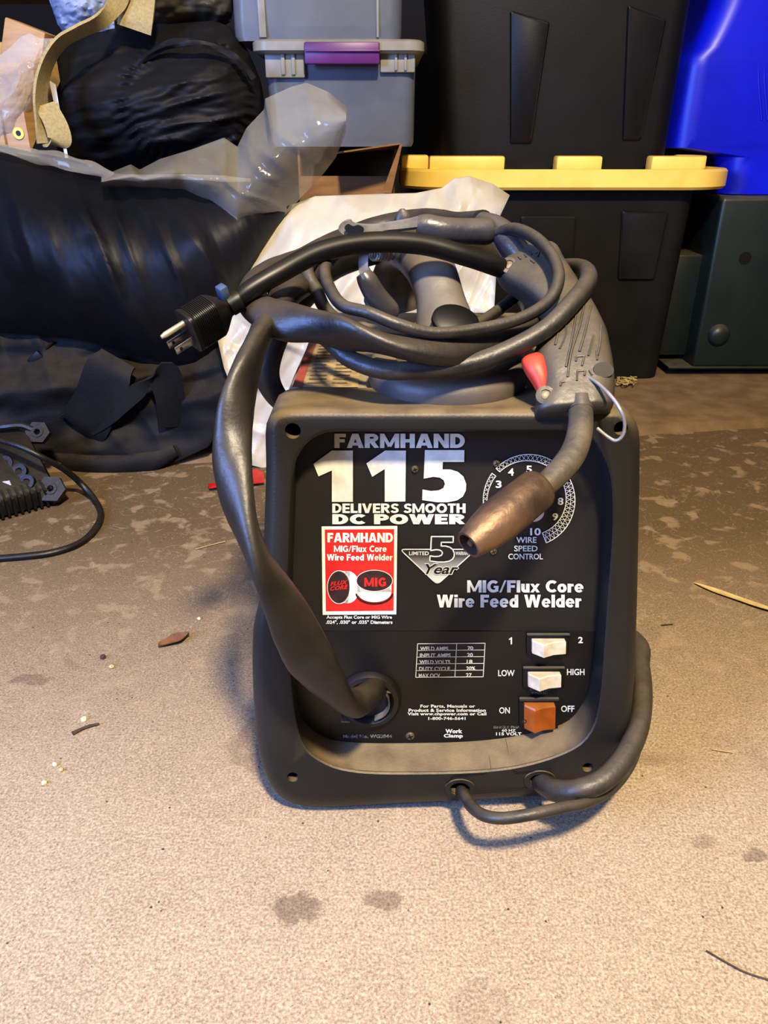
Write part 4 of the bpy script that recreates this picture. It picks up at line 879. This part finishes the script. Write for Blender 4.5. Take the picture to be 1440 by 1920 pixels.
# dark wrapped load in clear plastic at left
def Yfilm(u, v, px, py):
    return 1.50-.17*dome(min(max(u, 0), 1)*.9+.05, v*.86+.02, 2.2)-.020*nf(px*1.1-py*.45, py*.35, .0055, 2, 2)-.010*max(0, ridg(px*1.1-py*.5, py*.15, .008, 4)-.6)*2*max(0, .4+nf(px, py, .006, 6, 2)*2)-.0015*nf(px*1.2-py*.5, py*.4, .022, 3)-.011*max(0, ridg(px*1.1-py*.40, py*.10, .011, 12)-.4)
topA = [(-160, 255), (-60, 262), (0, 272), (60, 286), (150, 306), (215, 328), (300, 333), (380, 332), (450, 338), (520, 345), (560, 350)]
botA = [(-160, 600), (-60, 612), (0, 622), (80, 628), (170, 640), (240, 662), (320, 683), (370, 690), (418, 640), (450, 560), (520, 430)]
bagm = obj('plastic_sack', relief(topA, botA, Yfilm, 200, 130, .22), 'film_dark', label='large dark load wrapped in shiny clear plastic, resting on the duffel at left', cat='plastic sack')
def Yfl2(u, v, px, py): return 1.47-.10*math.sin(PI*min(1, v*1.0))-.011*nf(px, py, .010, 31, 2)-.008*max(0, ridg(px-py, py+px*.4, .011, 8)-.5)*2-.002*nf(px, py, .03, 8)
# clear loose flap rising to the right
topB = [(190, 330), (245, 308), (262, 318), (300, 298), (360, 280), (420, 258), (445, 275), (462, 240), (495, 205), (497, 185), (545, 163), (575, 155), (615, 172), (650, 200)]
botB = [(190, 352), (240, 352), (300, 356), (350, 362), (400, 400), (428, 450), (445, 480), (475, 460), (520, 420), (565, 370), (605, 328), (630, 295), (648, 250)]
obj('plastic_flap', (lambda g_: ([v-worg[bagm] for v in g_[0]], g_[1]))(relief(topB, botB, Yfl2, 130, 70)) if False else relief(topB, botB, Yfl2, 130, 70), 'film', bagm, label='clear loose plastic flap')
topC = [(-60, 262), (0, 272), (40, 283), (120, 298), (200, 320)]
rim = [P(x, y, Yfilm(.3, .05, x, y)-.02) for x, y in [(-60, 266), (0, 278), (50, 290), (110, 300), (170, 316), (215, 330), (260, 332), (330, 332), (400, 334), (470, 338)]]
obj('rolled_hem', tube(rim, [.006, .007, .010, .012, .010, .006, .005, .004, .004, .003], n=12, wob=.5), 'film', bagm)
# plug-end wrinkle
# black duffel bag under it
def Yduf(u, v, px, py):
    return 1.50-.13*v**1.2-.05*math.sin(PI*min(1, v*.95))-.035*nf(px*.6+py*.4, py, .008, 12, 3)*(1-v**4)-.012*max(0, ridg(px-py*.6, py*.5, .010, 14)-.3)*(1-v**4)
topD = [(-160, 560), (0, 570), (100, 580), (220, 590), (330, 610), (400, 600), (440, 600)]
botD = [(-160, 850), (0, 852), (80, 866), (160, 880), (260, 878), (330, 866), (390, 838), (425, 790)]
DB = thing('duffel_bag', 'black fabric duffel bag with wide straps lying on the floor under the wrapped load', 'bag', tuple(G(200, 880)))
obj('bag_body', relief(topD, botD, Yduf, 160, 90, .3), 'canvas', DB)
V3 = lambda *a: Vector(a)
obj('strap', ribbon([P(150, 806, 1.37), P(160, 795, 1.365), P(186, 745, 1.36), P(205, 695, 1.365), P(222, 672, 1.38)], [V3(.07, 0, -.05), V3(.08, 0, -.04), V3(.085, 0, -.02), V3(.09, 0, -.01), V3(.09, 0, 0)], .004), 'canvas', DB)
obj('strap', ribbon([P(165, 800, 1.37), P(215, 770, 1.36), P(262, 730, 1.355), P(300, 700, 1.36), P(318, 740, 1.365), P(322, 800, 1.37)], [V3(.03, 0, .06)]*3+[V3(.06, .0, .03), V3(.05, .02, 0), V3(.045, .02, 0)], .004), 'canvas', DB)
obj('strap', ribbon([P(-20, 742, 1.43), P(30, 700, 1.43), P(75, 665, 1.435), P(100, 640, 1.44)], V3(.012, 0, .014), .004), 'nylon', DB)
obj('strap_slider', rbox(P(66, 672, 1.43), (.03, .006, .016), .002, Matrix.Rotation(-.7, 3, 'Y')), 'black', DB)
obj('bottom_piping', tube([P(90, 848, 1.38), P(120, 866, 1.36), P(170, 872, 1.345), (P(240, 870, 1.345)), P(290, 862, 1.350), P(330, 845, 1.36)], [.012, .018, .020, .020, .018, .012], n=14, flat=.6, wob=.15), 'canvas', DB)
obj('end_strap', ribbon([P(318, 838, 1.385), P(345, 815, 1.38), P(372, 790, 1.385), P(395, 768, 1.39), P(405, 748, 1.395)], V3(.01, .0, .035), .006), 'canvas', DB)
obj('buckle', annulus([(.010, -.002), (.010, .002), (.017, .002), (.017, -.002)], P(397, 762, 1.385), (.2, -1, .2), 24), 'device', DB)
# black drawstring sack above
def Ysl(u, v, px, py):
    rad = math.hypot((px-350)/130, (py-190)/120); an = math.atan2(py-165, px-345)
    return 1.72-.16*dome(u, v, 2.0)-.014*nf(px*.45, py*1.3+px*.35, .014, 21, 3)-.010*max(0, ridg(px*.35, py+px*.3, .020, 22)-.35)-.002*nf(px*.4, py, .05, 5)+.004*math.sin(an*46)*max(0, 1-abs(rad-.95)*5)
topS = [(78, 200), (90, 110), (110, 72), (160, 50), (230, 42), (320, 45), (400, 38), (432, 50), (465, 95), (488, 150), (494, 210)]
botS = [(85, 215), (100, 260), (125, 330), (180, 350), (250, 352), (320, 350), (390, 345), (440, 330), (480, 280), (490, 240), (494, 215)]
SB = obj('sleeping_bag', relief(topS, botS, Ysl, 150, 110, .2), 'nylon', label='black wrinkled drawstring sack sitting on the wrapped load beside clear bins', cat='sack')
pts = [P(350+128*math.cos(t)*(1 if math.cos(t) > 0 else .95)+6, 185+105*math.sin(t), 1.585+.05*abs(math.sin(t*.5+.8))) for t in [math.radians(a) for a in range(-165, -10, 12)]]
obj('gathered_seam', tube(pts, .006, per=6, n=8, wob=.9), 'nylon', SB)
# olive bag above
def Yol(u, v, px, py): return 1.78-.10*dome(u, v, 2)-.012*nf(px, py*1.5, .018, 41, 3)-.008*max(0, ridg(px, py, .022, 42)-.4)
obj('duffel_bag', relief([(120, 30), (130, -60), (200, -110), (320, -120), (420, -100), (440, -20), (436, 20)], [(130, 60), (160, 66), (200, 70), (260, 70), (330, 66), (400, 60), (432, 40)], Yol, 90, 60, .15), 'olive', label='olive grey nylon bag on top of the black drawstring sack', cat='bag')
def Ybc(u, v, px, py): return 1.70-.05*dome(u, v, 2)-.01*nf(px, py, .03, 44)
obj('blue_garment', relief([(92, 0), (95, -60), (120, -90), (170, -90), (205, -60)], [(108, 45), (122, 66), (150, 66), (185, 62), (215, 55)], Ybc, 50, 50, .05), 'bluecloth', label='pale blue folded fabric beside olive bag at top left', cat='fabric')
# tan webbing strap
WS = thing('webbing_strap', 'long tan canvas webbing strap hanging in front of the black sack', 'strap', tuple(P(100, 270, 1.50)))
pts = [P(x, y, Y) for x, y, Y in ((228, -30, 1.60), (215, 10, 1.58), (190, 38, 1.55), (150, 58, 1.53), (118, 76, 1.52), (95, 105, 1.51), (80, 145, 1.505), (76, 185, 1.50), (82, 225, 1.50), (92, 268, 1.50))]
obj('strap_band', ribbon(pts, [V3(.03, .04, .01), V3(.03, .04, .01), V3(.015, .045, -.004), V3(.006, .045, -.006), V3(.004, .045, -.004), V3(.004, .045, 0), V3(.003, .045, 0), V3(.004, .045, 0), V3(.012, .04, 0), V3(.03, .03, 0)], .0045), 'webbing', WS)
obj('strap_loop', ribbon([P(92, 270, 1.497), P(104, 272, 1.492), P(112, 262, 1.49), P(104, 232, 1.492), P(84, 196, 1.498)], [V3(.034, .02, 0)]*5, .003), 'webbing', WS)
obj('webbing_band', ribbon([P(252, 56, 1.60), P(255, 30, 1.60), P(258, 0, 1.62), P(256, -40, 1.66)], V3(.062, 0, 0), .004), 'webbing', label='wide short tan webbing band over the olive bag', cat='strap')
# wrapped wooden pieces
for i, (x0, x1, y0, y1, sk, Y, lb) in enumerate(((18, 58, 205, 285, 0, 1.50, 'pale wooden block with yellow ringed bolt hole wrapped in plastic'), (-75, 12, 212, 280, 0, 1.50, 'pale wooden block, left one beside the yellow ringed block'))):
    a = P(x0, y1, Y); b = P(x1, y1, Y); t = P(x0+4, y0, Y); dz = t.z-a.z
    top2 = Vector((.035+.0*i, .10, .115))
    r0 = [a, b, b+Vector((.0, 0, dz)), a+Vector((0, 0, dz))]; bv = r0
    W1 = [q_ for q_ in r0]+[q_+top2 for q_ in r0]
    o = obj('wooden_block', (W1, [[0, 1, 2, 3], [4, 7, 6, 5], [0, 4, 5, 1], [1, 5, 6, 2], [2, 6, 7, 3], [3, 7, 4, 0]]), 'wood', smooth=False, label=lb, cat='wooden block')
    if i == 0:
        p = P(35, 250, Y-.001); obj('yellow_ring', annulus([(.0045, -.001), (.0045, .0015), (.0095, .0015), (.0095, -.001)], p, (0, -1, 0), 28), 'yellowring', o); obj('bolt_hole', lathe([(.0048, -.001), (.0048, .0004)], p, (0, -1, 0), 6), 'black', o)
def Ywp(u, v, px, py): return 1.52-.03*dome(u, v, 2)-.012*ridg(px, py, .016, 51)-.003*nf(px, py, .05, 2)
obj('plastic_wrap', relief([(-60, 120), (-20, 118), (18, 90), (40, 68), (55, 62), (75, 72), (100, 72)], [(-60, 285), (-10, 284), (10, 284), (25, 282), (45, 235), (62, 190), (92, 120)], Ywp, 60, 60), mat('wrap_film', (205, 205, 205), (185, 185, 185), .15, 20, trans=.7, bump=.3), label='crinkled clear plastic wrap over the wooden blocks', cat='plastic wrap')
obj('wooden_block', rbox(P(52, 108, 1.60), (.07, .06, .10), .003, Matrix.Rotation(.35, 3, 'Y')), 'wood', label='brown wooden block standing upright inside the plastic wrap', cat='wooden block')
obj('paper_sheet', loft([[P(92, 150, 1.53), P(104, 158, 1.52), P(128, 296, 1.50), P(122, 296, 1.50)], [P(92, 150, 1.535), P(104, 158, 1.525), P(128, 296, 1.505), P(122, 296, 1.505)]]), 'paper', smooth=False, label='thin white sheet standing between wooden block and black sack', cat='paper')
SH = rbox((P(0, 3, 2.2).x-.3, 2.3, P(40, 0, 2.2).z+.036), (1.0, .3, .025), .002)
obj('shelf_board', SH, 'wood', label='pale shelf board edge at top left corner', cat='shelf')
# white bag
def Ywb(u, v, px, py):
    return 1.50-.135*v-.10*dome(u*.9+.05, v*.94+.05, 2.2)*(1-v)**.5-.018*nf(px*.9+py*.5, py*.35-px*.2, .010, 61, 3)-.012*max(0, ridg(px*.9+py*.45, py*.10, .017, 62)-.3)-.007*max(0, ridg(px*.5-py*.9, py*.25+px*.3, .016, 64)-.45)*2*max(0, .5+nf(px, py, .007, 7, 2))-.0012*nf(px, py*.5, .05, 63)
topW = [(404, 520), (430, 480), (462, 452), (500, 425), (545, 385), (590, 368), (700, 364), (780, 362), (830, 352), (850, 335), (880, 330), (925, 345), (956, 366)]
botW = [(404, 620), (420, 690), (440, 740), (462, 870), (520, 884), (600, 884), (700, 870), (800, 860), (880, 840), (920, 700), (930, 520), (926, 430), (940, 400)]
obj('plastic_bag', relief(topW, botW, Ywb, 220, 150, .2), 'whitebag', label='large crumpled white plastic bag right behind the welder', cat='plastic bag')

# ------------------------------------------------------------------ charger-like ribbed unit at left
E = G(0, 968); E2 = G(118, 935); 
DV = thing('power_supply', 'black finned electrical unit with mounting lugs lying on the floor at left edge', 'electrical unit', tuple(G(20, 960)))
xd = (E2-E).normalized(); yd = Vector((-xd.y, xd.x, 0)); Rd = Matrix((xd, yd, Vector((0, 0, 1)))).transposed()
cen = G(116, 943)
def dv(x, y, z): return cen+xd*x+yd*y+Vector((0, 0, z))
prof = [(0, .006), (0, .032), (.006, .040), (.085, .098), (.095, .102), (.14, .102), (.14, .006)]
obj('case', loft([[dv(x, y+(.008 if e else 0), z*(.93 if e else 1)) for y, z in prof] for x, e in ((-.30, 1), (-.295, 0), (-.02, 0), (-.008, 0), (-.003, 1))]), 'device', DV)
for k in range(26):
    obj('fin', loft([[dv(-.012-.0105*k, -.008, .004), dv(-.012-.0105*k, -.008, .034), dv(-.012-.0105*k, .012, .046), dv(-.012-.0105*k, .012, .004)], [dv(-.016-.0105*k, -.008, .004), dv(-.016-.0105*k, -.008, .034), dv(-.016-.0105*k, .012, .046), dv(-.016-.0105*k, .012, .004)]]), 'device', DV, smooth=False)
for k in range(4):
    obj('vent_slot', rbox(dv(-.12-.02*k, .06, .082), (.012, .005, .006), .001, Rd), 'black', DV)
tl = cen+Vector((0, 0, .072))
for x, y, r, Yo in ((72, 812, .017, 0), (97, 918, .020, 0)):
    p = P(x, y, 1.275 if y < 850 else 1.19)
    lg = obj('mounting_lug', annulus([(.0055, -.006), (.0055, .006), (r+.004, .006), (r+.004, -.006)], p, (.1, -.75, .6), 6), 'device', DV)
    obj('lug_boss', annulus([(.0055, -.007), (.0055, .0085), (.010, .0085), (.010, -.007)], p, (.1, -.75, .6), 20), 'device', lg)
for x, y in ((38, 885), (12, 870), (52, 905)):
    p = P(x, y, 1.185+(905-y)*.0006); obj('terminal', annulus([(.006, -.004), (.006, .006), (.013, .006), (.013, -.004)], p, (0, -.8, .6), 18), 'device', DV)
obj('top_ridge', tube([P(-30, 806, 1.27), P(10, 800, 1.27), P(40, 798, 1.275), P(62, 806, 1.275)], .006, n=8), 'device', DV)
obj('case_label', rbox(P(4, 915, 1.168), (.034, .002, .022), .0003, Matrix.Rotation(-.15, 3, 'Y')), 'paper', DV, smooth=False, label='small white label')
g = ptube([(-30, 822, 1.20, 6), (0, 826, 1.19, 6), (40, 838, 1.18, 6), (80, 858, 1.18, 6), (120, 880, 1.20, 6), (150, 905, 1.22, 6), (176, 935, G(176, 935, .007).y, 6), (189, 962, G(189, 962, .005).y, 6), (180, 990, G(180, 990, .005).y, 6.5), (150, 1018, G(150, 1018, .005).y, 6.5), (100, 1036, G(100, 1036, .005).y, 7), (40, 1044, G(40, 1044, .005).y, 7), (-40, 1050, G(-40, 1050, .005).y, 7)], n=10)
mz = [v for v in g[0]]
obj('cable', g, 'device', DV)

# ------------------------------------------------------------------ bits on the floor
def leafgeo(c, d, L, w, curl=.15, seed=0, z=.002, nfac=16):
    d = d.normalized(); n = Vector((-d.y, d.x, 0)); V = []; Fc = []
    for k in range(nfac+1):
        t = k/nfac; hw = w*math.sin(PI*min(1, t*.98+.01))**.7*(1+.15*math.sin(t*9+seed))
        for s in (-1, -.5, 0, .5, 1): V.append(c+d*(t-.5)*L+n*hw*s*.5+Vector((0, 0, z+curl*w*(s*s)*.5+.15*curl*L*t*t)))
    for k in range(nfac):
        for j in range(4): Fc.append([k*5+j, k*5+j+1, k*5+j+6, k*5+j+5])
    return V, Fc
obj('leaf', leafgeo(G(1378, 1124), G(1440, 1150)-G(1310, 1102), .115, .013), 'leaf_tan', label='long pale dry leaf on the floor at the right edge', cat='leaf')
obj('leaf', leafgeo(G(327, 1206), G(357, 1193)-G(297, 1214), .040, .018, .5, 2), 'leaf_brown', label='small curled brown leaf on the floor left of the welder', cat='leaf')
def rag(pts, z=.004, th=.0012):
    a = [G(x, y, z+.006*math.sin(i*1.7)**2) for i, (x, y) in enumerate(pts)]; return loft([a, [p+Vector((0, 0, th)) for p in a]])
obj('ribbon_scrap', rag([(390, 908), (430, 902), (452, 890), (480, 880), (494, 886), (496, 905), (455, 910), (425, 912), (392, 916)]), 'redtape', smooth=False, label='scrap of red ribbon on the floor left of the welder', cat='ribbon')
tw = lambda pts, r, z=.002: tube([G(x, y, z) for x, y in pts], r, per=4, n=8, wob=.4)
obj('twig', tw([(136, 1375), (150, 1368), (165, 1362), (186, 1357)], [.0026, .002, .0018, .0012]), 'twig', label='short dark twig on the floor at left', cat='twig')
obj('twig', tw([(1324, 1782), (1365, 1806), (1400, 1824), (1450, 1840)], .0006), 'twig', label='long thin straw on the floor at lower right', cat='twig')
obj('twig', tw([(1240, 1172), (1262, 1170)], .0008), 'twig', label='tiny dark splinter on the floor right of the welder', cat='twig')
obj('twig', tw([(366, 1030), (395, 1022), (422, 1015)], .0007), 'leaf_tan', label='thin pale straw on the floor beside the twisted hose', cat='twig')
obj('twig', tw([(1335, 1405), (1375, 1411)], .0005), 'leaf_tan', label='tiny pale straw on the floor right of the welder cable', cat='twig')
def crumb(px, py, r, lb, m='crumb'):
    bm = bmesh.new(); bmesh.ops.create_icosphere(bm, subdivisions=2, radius=r); c = G(px, py, r*.6)
    V = [c+v.co*(1+.5*noise.noise(v.co*900+Vector((px, py, 0))))*1.0 for v in bm.verts]; V = [Vector((v.x, v.y, max(v.z, .0003))) for v in V]
    bm.verts.index_update(); Fc = [[v.index for v in f.verts] for f in bm.faces]; bm.free(); obj('crumb', (V, Fc), m, label=lb, cat='crumb', group='pale crumbs on the floor')
crumb(157, 1349, .0032, 'pale crumb just above the dark twig'); crumb(103, 1433, .0026, 'pale crumb below the dark twig'); crumb(83, 1468, .0028, 'pale crumb lowest at left')
crumb(373, 1160, .0024, 'small white flake above the brown leaf'); crumb(209, 1250, .003, 'grey crumb left of the brown leaf', 'leaf_tan'); crumb(115, 1443, .0024, 'tan crumb beside pale one', 'leaf_tan'); crumb(1222, 738, .004, 'pale pebble on the ledge right of welder')
crumb(193, 1232, .0035, 'lint lump left of the brown leaf', 'twig')
# dry debris by the tote
for i, pts_ in enumerate(([(1160, 712), (1172, 702), (1190, 716)], [(1156, 704), (1168, 714), (1180, 705)], [(1170, 718), (1184, 708), (1205, 714)], [(1152, 714), (1165, 720), (1185, 722)])):
    pass
obj('dry_debris', join(*[tube([G(1155+random.random()*40, 705+random.random()*17, .018+.012*random.random()) for _ in range(4)], .0013, per=4, n=6) for k in range(14)]), 'leaf_tan', label='tangle of dry grass at foot of the black tote', cat='debris', kind='stuff')

# ------------------------------------------------------------------ lights
def area(name, loc, tgt, size, e, c, sy=None):
    l = bpy.data.lights.new(name, 'AREA'); l.energy = e; l.color = c; l.size = size; l.shape = 'RECTANGLE' if sy else 'SQUARE'
    if sy: l.size_y = sy
    o = bpy.data.objects.new(name, l); col.objects.link(o); o.location = loc; o.rotation_euler = (Vector(tgt)-Vector(loc)).to_track_quat('-Z', 'Y').to_euler(); return o
area('ceiling_lamp', (.22, -.52, 2.0), (.05, .6, 0), .16, 88, (1.0, .84, .60))
area('daylight', (-1.35, -.45, .95), (.0, .6, .35), .6, 56, (.25, .42, 1.0), .7)
area('ceiling_bounce', (.1, .2, 2.6), (.1, .9, 0), 2.5, 12, (1.0, .86, .68))
w = bpy.data.worlds.new('world'); bpy.context.scene.world = w; w.use_nodes = True
w.node_tree.nodes['Background'].inputs[0].default_value = (.55, .62, .85, 1); w.node_tree.nodes['Background'].inputs[1].default_value = .12
bpy.context.scene.view_settings.view_transform = 'Standard'
bpy.context.scene.view_settings.look = 'Medium High Contrast'
bpy.context.scene.view_settings.exposure = 0.0
